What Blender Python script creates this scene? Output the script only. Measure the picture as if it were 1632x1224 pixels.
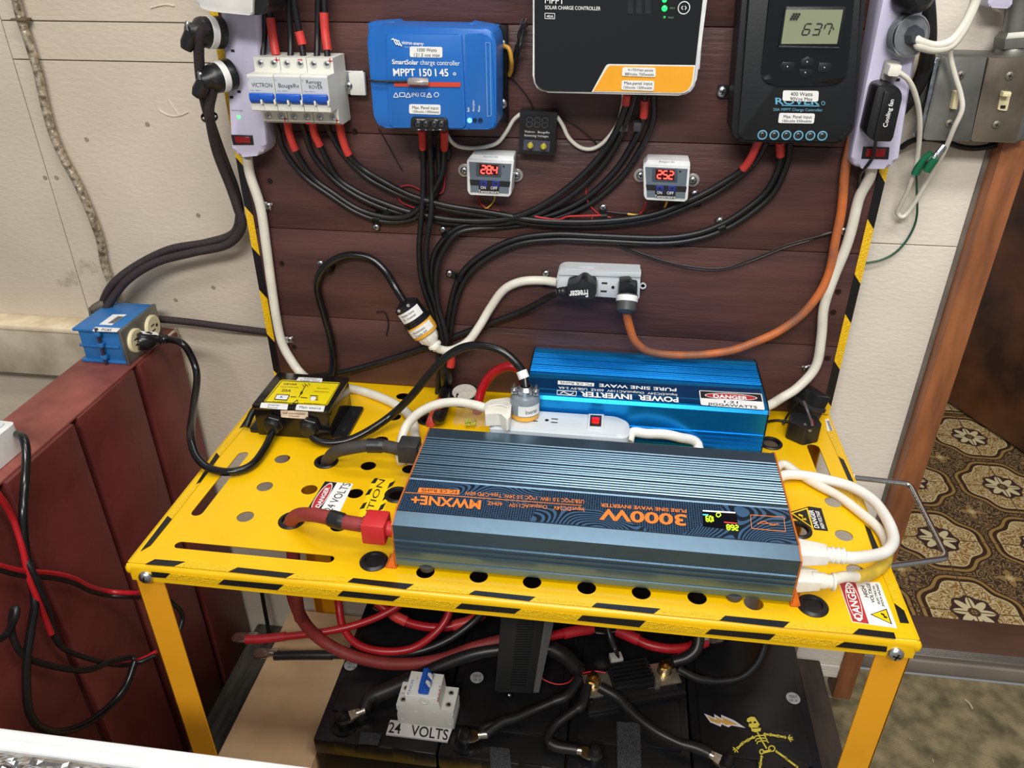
import bpy, bmesh, math, random
from mathutils import Vector as V, Matrix
random.seed(7)
for o in list(bpy.data.objects): bpy.data.objects.remove(o)
S = bpy.context.scene; COL = S.collection
# ---------------------------------------------------------------- camera
F = 1246.444; CP = V((0.4631, -0.5307, 0.5515)); YAW, PIT, ROL = -0.1336, 0.5281, 0.0012
fw = V((math.sin(YAW)*math.cos(PIT), math.cos(YAW)*math.cos(PIT), -math.sin(PIT)))
rt = V((math.cos(YAW), -math.sin(YAW), 0)); dn = fw.cross(rt)
r2 = rt*math.cos(ROL)+dn*math.sin(ROL); d2 = -rt*math.sin(ROL)+dn*math.cos(ROL)
cam = bpy.data.cameras.new('camera'); co = bpy.data.objects.new('camera', cam); COL.objects.link(co)
cam.sensor_width = 36; cam.lens = F/1632*36; cam.clip_start = .01; cam.clip_end = 30
m = Matrix((( r2.x, -d2.x, -fw.x, CP.x), (r2.y, -d2.y, -fw.y, CP.y), (r2.z, -d2.z, -fw.z, CP.z), (0,0,0,1)))
co.matrix_world = m; S.camera = co
# ---------------------------------------------------------------- light
S.view_settings.view_transform = 'Standard'; S.view_settings.look = 'None'
S.view_settings.gamma = 1; S.view_settings.exposure = 0.0
try: S.view_settings.use_curve_mapping = False
except Exception: pass
w = bpy.data.worlds.new('world'); S.world = w; w.use_nodes = True
w.node_tree.nodes['Background'].inputs[0].default_value = (.92, .95, 1, 1)
w.node_tree.nodes['Background'].inputs[1].default_value = .25
def area(name, loc, tgt, sx, sy, power, col):
    l = bpy.data.lights.new(name, 'AREA'); l.shape = 'RECTANGLE'; l.size = sx; l.size_y = sy; l.energy = power; l.color = col
    o = bpy.data.objects.new(name, l); COL.objects.link(o); o.location = loc
    o.rotation_euler = (V(tgt)-V(loc)).to_track_quat('-Z', 'Y').to_euler(); return o
def tilted_area(name, loc, tilt, sx, sy, power, col):
    o = area(name, loc, (0, 0, 0), sx, sy, power, col); o.rotation_euler = (math.radians(tilt), 0, 0)
tilted_area('ceiling_lamp', (.85, -.55, 1.75), 20, 1.25, .22, 20, (1, .97, .92))
tilted_area('added_overhead_glint', (.45, .42, 1.95), -4, 1.25, .3, 9, (.94, .97, 1))  # added overhead light, puts reflections on the inverter chamfers and fins
tilted_area('added_front_fill', (.3, -1.7, 1.75), 42, 1.25, .3, 40, (1, .97, .93))  # added front fill to brighten the wall and backboard
# ---------------------------------------------------------------- planes seen by the calibrated camera
def ray(x, y): return r2*((x-816)/F)+d2*((y-612)/F)+fw
def Zp(x, y, z): d = ray(x, y); return CP+d*((z-CP.z)/d.z)
def Yp(x, y, v): d = ray(x, y); return CP+d*((v-CP.y)/d.y)
def Xp(x, y, v): d = ray(x, y); return CP+d*((v-CP.x)/d.x)
def PB(off): return lambda x, y, l=0: Yp(x, y, .38-off-l)      # parallel to the backboard
def PT(z): return lambda x, y, l=0: Zp(x, y, z+l)              # horizontal
def PX(v): return lambda x, y, l=0: Xp(x, y, v+l)
def B(x, y, off=.006): return Yp(x, y, .38-off)
# ---------------------------------------------------------------- materials
def srgb(c): return tuple(((v/255+.055)/1.055)**2.4 if v/255 > .04045 else v/255/12.92 for v in c)+(1,)
MATS = {}
def mat(name, col, rough=.5, metal=0, var=.12, vs=25, bump=0, bs=200, emit=0, col2=None, trans=0, spec=None, coat=0, stretch=None, alpha=1):
    if name in MATS: return MATS[name]
    m = bpy.data.materials.new(name); m.use_nodes = True; N = m.node_tree; n = N.nodes; L = N.links
    b = n['Principled BSDF']; c = srgb(col)
    b.inputs['Base Color'].default_value = c; b.inputs['Roughness'].default_value = rough; b.inputs['Metallic'].default_value = metal
    if coat: b.inputs['Coat Weight'].default_value = coat; b.inputs['Coat Roughness'].default_value = .08
    if spec is not None: b.inputs['Specular IOR Level'].default_value = spec
    if trans: b.inputs['Transmission Weight'].default_value = trans
    if alpha < 1: b.inputs['Alpha'].default_value = alpha
    if emit: b.inputs['Emission Color'].default_value = c; b.inputs['Emission Strength'].default_value = emit
    tc = n.new('ShaderNodeTexCoord'); mp = n.new('ShaderNodeMapping'); L.new(tc.outputs['Object'], mp.inputs[0])
    if stretch: mp.inputs['Scale'].default_value = stretch
    if var:
        t = n.new('ShaderNodeTexNoise'); t.inputs['Scale'].default_value = vs; t.inputs['Detail'].default_value = 6; L.new(mp.outputs[0], t.inputs[0])
        r = n.new('ShaderNodeValToRGB'); L.new(t.outputs[0], r.inputs[0])
        lo = srgb(col2) if col2 else tuple(v*(1-var*1.6) for v in c[:3])+(1,)
        r.color_ramp.elements[0].color = lo; r.color_ramp.elements[0].position = .32
        r.color_ramp.elements[1].color = tuple(min(1, v*(1+var)) for v in c[:3])+(1,); r.color_ramp.elements[1].position = .66
        L.new(r.outputs[0], b.inputs['Base Color'])
    if bump:
        t = n.new('ShaderNodeTexNoise'); t.inputs['Scale'].default_value = bs; t.inputs['Detail'].default_value = 5; L.new(mp.outputs[0], t.inputs[0])
        bp = n.new('ShaderNodeBump'); bp.inputs['Strength'].default_value = bump; bp.inputs['Distance'].default_value = .002
        L.new(t.outputs[0], bp.inputs['Height']); L.new(bp.outputs[0], b.inputs['Normal'])
    MATS[name] = m; return m
YEL = mat('yellow_paint', (238, 188, 4), .34, 0, .05, 8, .03, 60, coat=.12)
LEGM = mat('orange_yellow_paint', (236, 164, 28), .45, 0, .04, 10)
BLK = mat('black_plastic', (24, 25, 27), .38, 0, .15, 40, .05, 400)
RUB = mat('black_rubber', (21, 21, 23), .42, 0, .2, 60)
BRAID = mat('braided_sleeve', (52, 42, 44), .6, 0, .5, 900, .6, 900)
WHT = mat('white_plastic', (226, 228, 228), .35, 0, .03, 30)
CORDW = mat('white_cord', (226, 222, 208), .42, 0, .06, 40)
LAV = mat('lavender_white_plastic', (200, 196, 220), .35, 0, .04, 12)
LBL = mat('label_paper', (235, 235, 232), .5, 0, .02, 40)
INK = mat('black_ink', (22, 22, 24), .6, 0, 0)
WINK = mat('white_ink', (240, 240, 240), .5, 0, 0)
REDS = mat('red_sleeve', (205, 62, 55), .42, 0, .08, 60)
REDC = mat('red_cable', (176, 28, 36), .33, 0, .08, 40)
DUSTY = mat('dusty_red_cable', (140, 48, 46), .6, 0, .15, 40)
STEEL = mat('zinc_steel', (190, 192, 195), .28, 1, .1, 60)
CHR = mat('chrome', (215, 217, 220), .27, 1, .04, 60)
GALV = mat('galvanised_steel', (128, 128, 122), .45, .75, .25, 18, .15, 60)
BRASS = mat('brass', (205, 168, 95), .25, 1, .1, 60)
TAPEK = mat('black_tape', (20, 20, 22), .35, 0, .1, 40)
TAPEY = mat('yellow_reflective_tape', (246, 196, 12), .22, 0, .1, 350, .9, 520, coat=.5)
DARK = mat('dark_slot', (10, 10, 11), .7, 0, 0)
DRED = mat('sign_red', (178, 50, 52), .4, 0, .04, 40)
# ---------------------------------------------------------------- object helpers
WO = {}
def tag(o, label=None, cat=None, group=None, kind=None):
    if label: o['label'] = label
    if cat: o['category'] = cat
    if group: o['group'] = group
    if kind: o['kind'] = kind
    return o
def thing(name, label, cat, loc, group=None):
    o = bpy.data.objects.new(name, None); COL.objects.link(o); o.location = loc; o.empty_display_size = .02
    WO[o.name] = V(loc); return tag(o, label, cat, group)
def place(name, me, parent):
    o = bpy.data.objects.new(name, me); COL.objects.link(o)
    cs = [v.co for v in me.vertices]
    c = V([(min(p[i] for p in cs)+max(p[i] for p in cs))/2 for i in range(3)]) if cs else V()
    me.transform(Matrix.Translation(-c)); WO[o.name] = c
    if parent: o.parent = parent; o.location = c-WO[parent.name]
    else: o.location = c
    return o
class MB:
    def __init__(s): s.b = bmesh.new()
    def _bev(s, vs, w, seg=2):
        if w <= 0: return
        es = list({e for v in vs for e in v.link_edges})
        bmesh.ops.bevel(s.b, geom=es, offset=w, segments=seg, affect='EDGES', profile=.5, clamp_overlap=True)
    def box(s, lo, hi, bev=0, R=None, c=None):
        lo, hi = V(lo), V(hi); P = []
        for i in range(8):
            p = V((hi.x if i & 1 else lo.x, hi.y if i & 2 else lo.y, hi.z if i & 4 else lo.z))
            if R is not None: p = R @ (p-c)+c
            P.append(s.b.verts.new(p))
        for f in ((0,2,3,1),(4,5,7,6),(0,1,5,4),(2,6,7,3),(0,4,6,2),(1,3,7,5)): s.b.faces.new([P[i] for i in f])
        s._bev(P, bev); return s
    def prism(s, pts, vec, bev=0, seg=2, taper=1):
        vec = V(vec); c = sum((V(p) for p in pts), V())/len(pts)
        a = [s.b.verts.new(p) for p in pts]; d = [s.b.verts.new((V(p)-c)*taper+c+vec) for p in pts]; n = len(a)
        f1 = s.b.faces.new(a); s.b.faces.new(d[::-1])
        for i in range(n): s.b.faces.new([a[i], d[i], d[(i+1) % n], a[(i+1) % n]])
        if bev > 0: bmesh.ops.bevel(s.b, geom=list(f1.edges), offset=bev, segments=seg, affect='EDGES', profile=.5, clamp_overlap=True)
        return s
    def lathe(s, o, ax, prof, n=20, cap=True):
        o, ax = V(o), V(ax).normalized(); u = ax.orthogonal().normalized(); v = ax.cross(u); rings = []
        for r, h in prof:
            if r < 1e-6: rings.append([s.b.verts.new(o+ax*h)])
            else: rings.append([s.b.verts.new(o+ax*h+u*r*math.cos(2*math.pi*i/n)+v*r*math.sin(2*math.pi*i/n)) for i in range(n)])
        for A, C in zip(rings, rings[1:]):
            for i in range(n):
                j = (i+1) % n
                if len(A) == 1 and len(C) == 1: continue
                if len(A) == 1: s.b.faces.new([A[0], C[i], C[j]])
                elif len(C) == 1: s.b.faces.new([A[i], C[0], A[j]])
                else: s.b.faces.new([A[i], C[i], C[j], A[j]])
        if cap and len(rings[0]) > 1: s.b.faces.new(rings[0])
        if cap and len(rings[-1]) > 1: s.b.faces.new(rings[-1])
        return s
    def cyl(s, a, c, r, r1=None, n=18, bev=0):
        a, c = V(a), V(c); h = (c-a).length; r1 = r if r1 is None else r1
        if bev: return s.lathe(a, c-a, [(r-bev, 0), (r, bev), (r1, h-bev), (r1-bev, h)], n)
        return s.lathe(a, c-a, [(r, 0), (r1, h)], n)
    def tube(s, pts, r, n=10, step=6, raw=False, flat=1, rf=None):
        P = [V(p) for p in pts]
        if not raw and len(P) > 2:
            Q = [P[0]*2-P[1]]+P+[P[-1]*2-P[-2]]; out = []
            for i in range(1, len(Q)-2):
                for k in range(step):
                    t = k/step; a, b_, c, d = Q[i-1:i+3]
                    out.append(.5*((2*b_)+(c-a)*t+(2*a-5*b_+4*c-d)*t*t+(3*b_-a-3*c+d)*t**3))
            out.append(P[-1]); P = out
        T = (P[1]-P[0]).normalized(); u = T.orthogonal().normalized(); rings = []
        for i, p in enumerate(P):
            T = ((P[min(i+1, len(P)-1)]-P[max(i-1, 0)])).normalized()
            u = (u-T*u.dot(T)).normalized(); v = T.cross(u); rr = r if rf is None else rf(i/(len(P)-1))
            rings.append([s.b.verts.new(p+u*rr*math.cos(2*math.pi*k/n)+v*rr*flat*math.sin(2*math.pi*k/n)) for k in range(n)])
        for A, C in zip(rings, rings[1:]):
            for k in range(n): s.b.faces.new([A[k], A[(k+1) % n], C[(k+1) % n], C[k]])
        s.b.faces.new(rings[0][::-1]); s.b.faces.new(rings[-1]); return s
    def out(s, name, m, parent=None, smooth=True, label=None):
        bmesh.ops.recalc_face_normals(s.b, faces=s.b.faces)
        me = bpy.data.meshes.new(name); s.b.to_mesh(me); s.b.free(); me.materials.append(m)
        if smooth:
            for p in me.polygons: p.use_smooth = True
            try: me.set_sharp_from_angle(angle=math.radians(38))
            except Exception: pass
        o = place(name, me, parent)
        if label: o['label'] = label
        return o
def rnd(pts, r, k=4):
    P = [V(p) for p in pts]; n = len(P); out = []
    rs = r if isinstance(r, (list, tuple)) else [r]*n
    for i in range(n):
        p, a, c = P[i], P[i-1], P[(i+1) % n]; ri = rs[i]
        if ri <= 0: out.append(p); continue
        A = p+(a-p).normalized()*min(ri, (a-p).length*.49); C = p+(c-p).normalized()*min(ri, (c-p).length*.49)
        for j in range(k+1):
            t = j/k; out.append(A*(1-t)**2+p*2*t*(1-t)+C*t*t)
    return out
def quad(px, P, l=0): return [P(x, y, l) for x, y in px]
def norm(P): return (P(0, 0, 1)-P(0, 0, 0))
def pvec(P, l):
    # outward normal of the plane family P
    a, b, c = P(700, 500, 0), P(800, 500, 0), P(700, 600, 0); n = (b-a).cross(c-a).normalized()
    if n.dot(CP-a) < 0: n = -n
    return n*l
def slab(name, m, parent, px, P, thick, r=0, bev=0, l=0, label=None, taper=1, smooth=True):
    pts = quad(px, P, l)
    if r: pts = rnd(pts, r)
    return MB().prism(pts, pvec(P, -thick), bev, taper=taper).out(name, m, parent, smooth, label)
FONT = {}
def tmesh(s, bold=0):
    key = (s, bold)
    if key in FONT: return FONT[key]
    c = bpy.data.curves.new('t', 'FONT'); c.body = s; c.resolution_u = 3; c.offset = bold*.02; c.size = 1
    o = bpy.data.objects.new('t', c); COL.objects.link(o); bpy.context.view_layer.update()
    dg = bpy.context.evaluated_depsgraph_get(); me = bpy.data.meshes.new_from_object(o.evaluated_get(dg))
    r = ([v.co.copy() for v in me.vertices], [tuple(p.vertices) for p in me.polygons])
    bpy.data.objects.remove(o); bpy.data.curves.remove(c); bpy.data.meshes.remove(me); FONT[key] = r; return r
def txs(lines, P, parent, m=None, name='lettering', l=.0006, bold=0, label=None):
    """lines: (string, baseline start px, baseline end px, cap top px above the start); one object for all lines"""
    vs, fs = [], []
    for s, bl, br, tl in lines:
        V0, F0 = tmesh(s, bold)
        if not V0: continue
        x0 = min(v.x for v in V0); x1 = max(v.x for v in V0); cap = .72
        k = len(vs); ux, uy, wx, wy = br[0]-bl[0], br[1]-bl[1], tl[0]-bl[0], tl[1]-bl[1]
        for v in V0: a, c = (v.x-x0)/(x1-x0), v.y/cap; vs.append(P(bl[0]+ux*a+wx*c, bl[1]+uy*a+wy*c, l))
        fs += [tuple(i+k for i in f) for f in F0]
    me = bpy.data.meshes.new(name); me.from_pydata(vs, [], fs); me.materials.append(m or INK)
    n = pvec(P, 1)
    if me.polygons and sum((p.normal.dot(n)*p.area) for p in me.polygons) < 0: me.flip_normals()
    o = place(name, me, parent)
    if label: o['label'] = label
    return o
def sticker(parent, px, P, lines=(), m=None, r=0, l=.0005, label=None, ink=None, bold=0, name='sticker', thick=.0004):
    o = slab(name, m or LBL, parent, px, P, thick, r, l=l, label=label)
    if lines: txs(lines, P, o, ink, l=l+.0003, bold=bold)
    return o
def polyline(parent, name, m, px, P, wpx, l=.0009, closed=False):
    """thin printed line through pixel points on plane P"""
    b = MB(); n = len(px)
    for i in range(n if closed else n-1):
        (x0, y0), (x1, y1) = px[i], px[(i+1) % n]; d = math.hypot(x1-x0, y1-y0) or 1; ux, uy = -(y1-y0)/d*wpx/2, (x1-x0)/d*wpx/2
        b.prism([P(x0+ux, y0+uy, l), P(x1+ux, y1+uy, l), P(x1-ux, y1-uy, l), P(x0-ux, y0-uy, l)], pvec(P, -.0002))
    return b.out(name, m, parent, False)
def screw(c, n, r, parent=None, m=None, name='screw', label=None, h=None):
    c, n = V(c), V(n).normalized(); h = h or r*.55
    b = MB().lathe(c, n, [(r, 0), (r, h*.3), (r*.82, h*.75), (r*.45, h), (0, h*1.05)], 14)
    o = b.out(name, m or STEEL, parent, True, label)
    u = n.orthogonal().normalized(); v = n.cross(u); a = .5; u, v = u*math.cos(a)+v*math.sin(a), v*math.cos(a)-u*math.sin(a); d = MB()
    for s, t in ((u, v), (v, u)):
        q = c+n*h*.95; d.prism([q+s*r*.5+t*r*.1, q+s*r*.5-t*r*.1, q-s*r*.5-t*r*.1, q-s*r*.5+t*r*.1], n*h*.14)
    if o: d.out('cross_slot', DARK, o, False)
    return o
def cable(name, label, cat, pts, r, m, group=None, parent=None, n=10, flat=1, step=6):
    o = MB().tube(pts, r, n, step, flat=flat).out(name, m, parent)
    if parent is None: tag(o, label, cat, group)
    elif label: o['label'] = label
    return o
def sample(pts, step=6):
    P = [V(p) for p in pts]; Q = [P[0]*2-P[1]]+P+[P[-1]*2-P[-2]]; out = []
    for i in range(1, len(Q)-2):
        a, b_, c, d = Q[i-1:i+3]
        for k in range(step): t = k/step; out.append(.5*((2*b_)+(c-a)*t+(2*a-5*b_+4*c-d)*t*t+(3*b_-a-3*c+d)*t**3))
    return out+[P[-1]]
def bpx(pts, off=.006): return [B(x, y, p[0] if p else off) for x, y, *p in pts]
def sub(parent, name, pts, r, m, label=None, n=12): return cable(name, label, None, pts, r, m, parent=parent, n=n)
def ring(name, m, parent, c, n, r0, r1, h, seg=20):
    return MB().lathe(c, n, [(r1, 0), (r0, 0), (r0, h*.7), (r0-(r0-r1)*.3, h), (r1+(r0-r1)*.2, h), (r1, h*.6), (r1, 0)], seg, False).out(name, m, parent)
# ================================================================ SETTING
def struct(o): o['kind'] = 'structure'; return o
def nd(nt, t, **k):
    x = nt.nodes.new(t)
    for a, v in k.items(): setattr(x, a, v)
    return x
def wallmat(name, c1, c2, c3, sc=1):
    m = mat(name, c1, .62, 0, 0); N = m.node_tree; L = N.links; b = N.nodes['Principled BSDF']
    g = nd(N, 'ShaderNodeNewGeometry')
    a = nd(N, 'ShaderNodeTexNoise'); a.inputs['Scale'].default_value = 4*sc; a.inputs['Detail'].default_value = 8; L.new(g.outputs['Position'], a.inputs[0])
    r = nd(N, 'ShaderNodeValToRGB'); L.new(a.outputs[0], r.inputs[0]); e = r.color_ramp.elements
    e[0].position = .3; e[0].color = srgb(c2); e[1].position = .62; e[1].color = srgb(c1)
    s = nd(N, 'ShaderNodeTexNoise'); s.inputs['Scale'].default_value = 22; s.inputs['Detail'].default_value = 10; s.inputs['Roughness'].default_value = .7; L.new(g.outputs['Position'], s.inputs[0])
    r3 = nd(N, 'ShaderNodeValToRGB'); L.new(s.outputs[0], r3.inputs[0]); e = r3.color_ramp.elements
    e[0].position = .66; e[0].color = (0, 0, 0, 1); e[1].position = .8; e[1].color = (.6, .6, .6, 1)
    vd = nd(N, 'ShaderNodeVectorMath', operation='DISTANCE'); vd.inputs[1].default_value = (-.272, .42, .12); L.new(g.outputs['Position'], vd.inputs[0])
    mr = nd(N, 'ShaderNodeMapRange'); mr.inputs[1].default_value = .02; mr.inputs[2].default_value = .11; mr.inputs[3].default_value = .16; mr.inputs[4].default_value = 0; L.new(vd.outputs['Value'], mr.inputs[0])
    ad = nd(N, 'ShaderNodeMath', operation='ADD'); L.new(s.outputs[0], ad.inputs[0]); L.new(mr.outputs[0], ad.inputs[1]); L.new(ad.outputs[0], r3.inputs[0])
    mx = nd(N, 'ShaderNodeMix', data_type='RGBA'); L.new(r3.outputs[0], mx.inputs[0]); L.new(r.outputs[0], mx.inputs[6]); mx.inputs[7].default_value = srgb(c3)
    L.new(mx.outputs[2], b.inputs['Base Color'])
    mp = nd(N, 'ShaderNodeMapping'); mp.inputs['Scale'].default_value = (1, 1, 2.6); L.new(g.outputs['Position'], mp.inputs[0])
    f = nd(N, 'ShaderNodeTexNoise'); f.inputs['Scale'].default_value = 95; f.inputs['Detail'].default_value = 7; L.new(mp.outputs[0], f.inputs[0])
    bp = nd(N, 'ShaderNodeBump'); bp.inputs['Strength'].default_value = .4; bp.inputs['Distance'].default_value = .0018; L.new(f.outputs[0], bp.inputs['Height']); L.new(bp.outputs[0], b.inputs['Normal'])
    return m
WL = wallmat('whitewashed_wall', (210, 198, 180), (194, 182, 163), (120, 108, 92))
WR = wallmat('white_painted_wall', (232, 224, 212), (218, 208, 193), (170, 158, 140))
wall = struct(MB().box((-1.6, .43, -.6), (.905, .5, 1.3)).out('wall_back', WL, None, False))
j = .0012
def panel(x0, x1, z0, z1, m): MB().box((x0+j/2, .42, z0+j/2), (x1-j/2, .431, z1-j/2), .0006).out('wall_panel', m, wall, False)
panel(-1.6, -.29, -.6, 1.3, WL)
for z0, z1 in ((-.6, .411), (.411, .455), (.455, .56), (.56, 1.3)): panel(-.29, .3, z0, z1, WL)
for z0, z1 in ((-.52, .222), (.222, 1.3)): panel(.3, .874, z0, z1, WR)
# dent, drips and nail heads on the plaster
b = MB()
for px in ([(240, 12), (262, 7), (278, 9)], [(245, 145), (252, 172), (268, 183), (285, 184), (300, 178)], [(268, 158), (285, 183)]):
    b.tube([Yp(x, y, .4195) for x, y in px], .0012, 6, flat=.5)
b.out('plaster_ridge', WL, wall)
for x, y in ((72, 283), (316, 343), (138, 222), (235, 198), (90, 283), (280, 478), (340, 458)):
    MB().lathe(Yp(x, y, .42), (0, -1, 0), [(.0032, 0), (.0028, .0008), (0, .001)], 10).out('nail_head', mat('painted_nail', (150, 140, 122), .5), wall)
floor = MB().box((-1.6, -1.8, -.66), (2.6, .5, -.6)).out('floor', mat('green_carpet', (140, 126, 94), .95, 0, .22, 30, 1, 420, col2=(92, 84, 60)), None, False); struct(floor)
b = MB()
for i in range(70):
    x, y = random.uniform(.85, 1.9), random.uniform(-.2, .48); a = random.random()*3; l = random.uniform(.001, .006)
    b.tube([V((x, y, -.5985)), V((x+l*math.cos(a), y+l*math.sin(a), -.5975))], .0007, 5, raw=True)
a = Zp(1538, 1115, -.598); b.tube([a, a+V((.004, -.008, .001)), a+V((.006, -.018, 0))], .0016, 6)
tag(b.out('floor_debris', mat('wood_chips', (190, 180, 150), .8), None), 'pale crumbs and chips scattered on the green carpet', 'debris', kind='stuff')
# far room floor with medallion linoleum
def lino():
    m = mat('medallion_linoleum', (120, 95, 60), .45, 0, 0); N = m.node_tree; L = N.links; b = N.nodes['Principled BSDF']
    g = nd(N, 'ShaderNodeNewGeometry'); sp = nd(N, 'ShaderNodeSeparateXYZ'); L.new(g.outputs['Position'], sp.inputs[0])
    def M(op, a, c=None, d=None):
        x = nd(N, 'ShaderNodeMath', operation=op)
        for i, v in enumerate((a, c, d)):
            if v is None: continue
            if isinstance(v, (int, float)): x.inputs[i].default_value = v
            else: L.new(v, x.inputs[i])
        return x.outputs[0]
    P = .2065
    def cell(s, o): return M('SUBTRACT', M('FRACT', M('ADD', M('DIVIDE', M('SUBTRACT', s, o), P), 20.5)), .5)
    u, v = cell(sp.outputs[0], 1.184), cell(sp.outputs[1], .629)
    def pol(u, v): return M('SQRT', M('ADD', M('MULTIPLY', u, u), M('MULTIPLY', v, v))), M('ARCTAN2', v, u)
    r, t = pol(u, v)
    def band(x, lo, hi): return M('MULTIPLY', M('GREATER_THAN', x, lo), M('LESS_THAN', x, hi))
    ro = M('ADD', r, M('MULTIPLY', M('COSINE', M('MULTIPLY', t, 8)), .018)); ro = M('SUBTRACT', ro, M('MULTIPLY', M('COSINE', M('MULTIPLY', t, 4)), .022))
    no = nd(N, 'ShaderNodeTexVoronoi'); no.inputs['Scale'].default_value = 62; no.feature = 'SMOOTH_F1'; L.new(g.outputs['Position'], no.inputs[0])
    wv = nd(N, 'ShaderNodeTexWave'); wv.inputs['Scale'].default_value = 18; wv.inputs['Distortion'].default_value = 22; wv.inputs['Detail'].default_value = 1; wv.inputs['Detail Scale'].default_value = 3.2; L.new(g.outputs['Position'], wv.inputs[0])
    c = None
    def mix(f, base, col):
        x = nd(N, 'ShaderNodeMix', data_type='RGBA'); L.new(f, x.inputs[0])
        if isinstance(base, tuple): x.inputs[6].default_value = srgb(base)
        else: L.new(base, x.inputs[6])
        x.inputs[7].default_value = srgb(col); return x.outputs[2]
    c = mix(M('GREATER_THAN', wv.outputs['Fac'], .68), (70, 52, 38), (140, 116, 78))       # corner ground with small motif
    uc, vc = M('SUBTRACT', M('ABSOLUTE', u), .5), M('SUBTRACT', M('ABSOLUTE', v), .5); rc, tc = pol(uc, vc)
    c = mix(M('LESS_THAN', rc, M('ADD', .075, M('MULTIPLY', M('COSINE', M('MULTIPLY', tc, 4)), .04))), c, (150, 118, 70))
    c = mix(M('LESS_THAN', rc, M('ADD', .035, M('MULTIPLY', M('COSINE', M('MULTIPLY', tc, 8)), .015))), c, (196, 176, 128))
    c = mix(band(ro, .405, .475), c, (66, 44, 28)); c = mix(band(ro, .425, .458), c, (156, 124, 72))
    c = mix(M('LESS_THAN', ro, .41), c, (64, 42, 26)); c = mix(M('LESS_THAN', ro, .385), c, (204, 184, 138))
    curl = M('MULTIPLY', M('LESS_THAN', ro, .37), M('GREATER_THAN', wv.outputs['Fac'], .55)); c = mix(curl, c, (150, 112, 58))
    cl2 = M('MULTIPLY', M('LESS_THAN', ro, .37), band(wv.outputs['Fac'], .5, .56)); c = mix(cl2, c, (84, 58, 34))
    oct_ = M('ADD', r, M('MULTIPLY', M('COSINE', M('MULTIPLY', t, 8)), -.012)); c = mix(M('LESS_THAN', oct_, .2), c, (66, 46, 40))
    pt = M('ADD', .12, M('MULTIPLY', M('POWER', M('ABSOLUTE', M('COSINE', M('MULTIPLY', t, 4))), 1.2), .065)); pt = M('MULTIPLY', pt, M('ADD', .75, M('MULTIPLY', M('ABSOLUTE', M('COSINE', M('MULTIPLY', t, 4))), .25)))
    c = mix(M('LESS_THAN', r, pt), c, (216, 200, 156)); c = mix(M('LESS_THAN', r, .055), c, (80, 58, 40)); c = mix(M('LESS_THAN', r, .025), c, (170, 140, 90))
    ju, jv = M('ABSOLUTE', u), M('ABSOLUTE', v); jt = M('MAXIMUM', M('LESS_THAN', ju, .006), M('LESS_THAN', jv, .006)); c = mix(jt, c, (92, 70, 46))
    L.new(c, b.inputs['Base Color']); return m
struct(MB().box((.86, .60, -.62), (3.0, 3.2, -.561)).out('floor_far_room', lino(), None, False))
BRN = mat('worn_brown_paint', (112, 76, 56), .5, 0, .25, 12, .15, 80, col2=(80, 58, 46), stretch=(1, 1, 6))
th = struct(MB().box((.86, .526, -.6), (2.6, .606, -.559), .002).out('trim_1', mat('threshold_brown', (92, 66, 52), .4, 0, .2, 20, .1, 60, stretch=(.3, 1, 1)), None))
al = mat('aluminium_strip', (170, 165, 158), .35, .8, .15, 30, .1, 300, stretch=(.1, 1, 1)); b = MB().box((.86, .509, -.571), (2.6, .53, -.560), .001)
for k in range(5): b.box((.86, .5105+k*.0036, -.561), (2.6, .5125+k*.0036, -.5585), .0004)
b.out('metal_nosing', al, th)
MB().box((.86, .504, -.6), (2.6, .527, -.571), .001).out('riser', mat('grey_riser_paint', (142, 134, 124), .45, .2, .12, 14, .15, 120, stretch=(.5, 1, 1)), th)
# door post, door, rail, footing
POST = mat('brown_wood_post', (158, 98, 60), .42, 0, .2, 16, .2, 90, col2=(118, 74, 48), stretch=(3, 3, .5))
p = struct(MB().box((.876, .395, -.559), (.906, .53, 1.3), .002).out('trim_2', POST, None))
MB().box((.871, .4165, -.5), (.8765, .432, 1.3), .001).out('caulk_strip', mat('grey_caulk', (120, 112, 104), .6), p)
d0, d1 = V((1.25, 1.708, 0)), V((1.78, .541, 0)); u = (d1-d0).normalized(); nn = V((u.y, -u.x, 0)); dm = mat('dark_brown_door', (92, 54, 30), .35, 0, .35, 7, .12, 40, col2=(52, 30, 18))
q = [d0, d1, d1+nn*-.04, d0+nn*-.04]
dr = struct(MB().prism([V((a.x, a.y, -.552)) for a in q], (0, 0, 1.9), .001).out('door_1', dm, None, False))
rail = mat('rail_paint', (188, 176, 156), .55, 0, .15, 18, .3, 90, col2=(160, 148, 128))
lg = struct(MB().box((-1.6, .385, -.026), (-.155, .4195, .050), .0015).out('trim_3', rail, None))
MB().box((-1.6, .383, .048), (-.24, .4198, .056), .002).out('ledge_cap', mat('ledge_cream', (222, 208, 180), .5, 0, .15, 25, .3, 90, col2=(196, 176, 140)), lg)
ft = struct(MB().box((.802, .40, -.515), (.893, .4295, -.50), .001).out('trim_4', WR, None, False))
for i, z in enumerate((-.4985, -.4855, -.475)): MB().box((.802+i*.001, .399+.0012*(i % 2), z), (.894-.003*(i % 2), .4295, z+(.0115, .0092, .024)[i]), .0008).out('footing_board', WR, ft, False)
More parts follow.
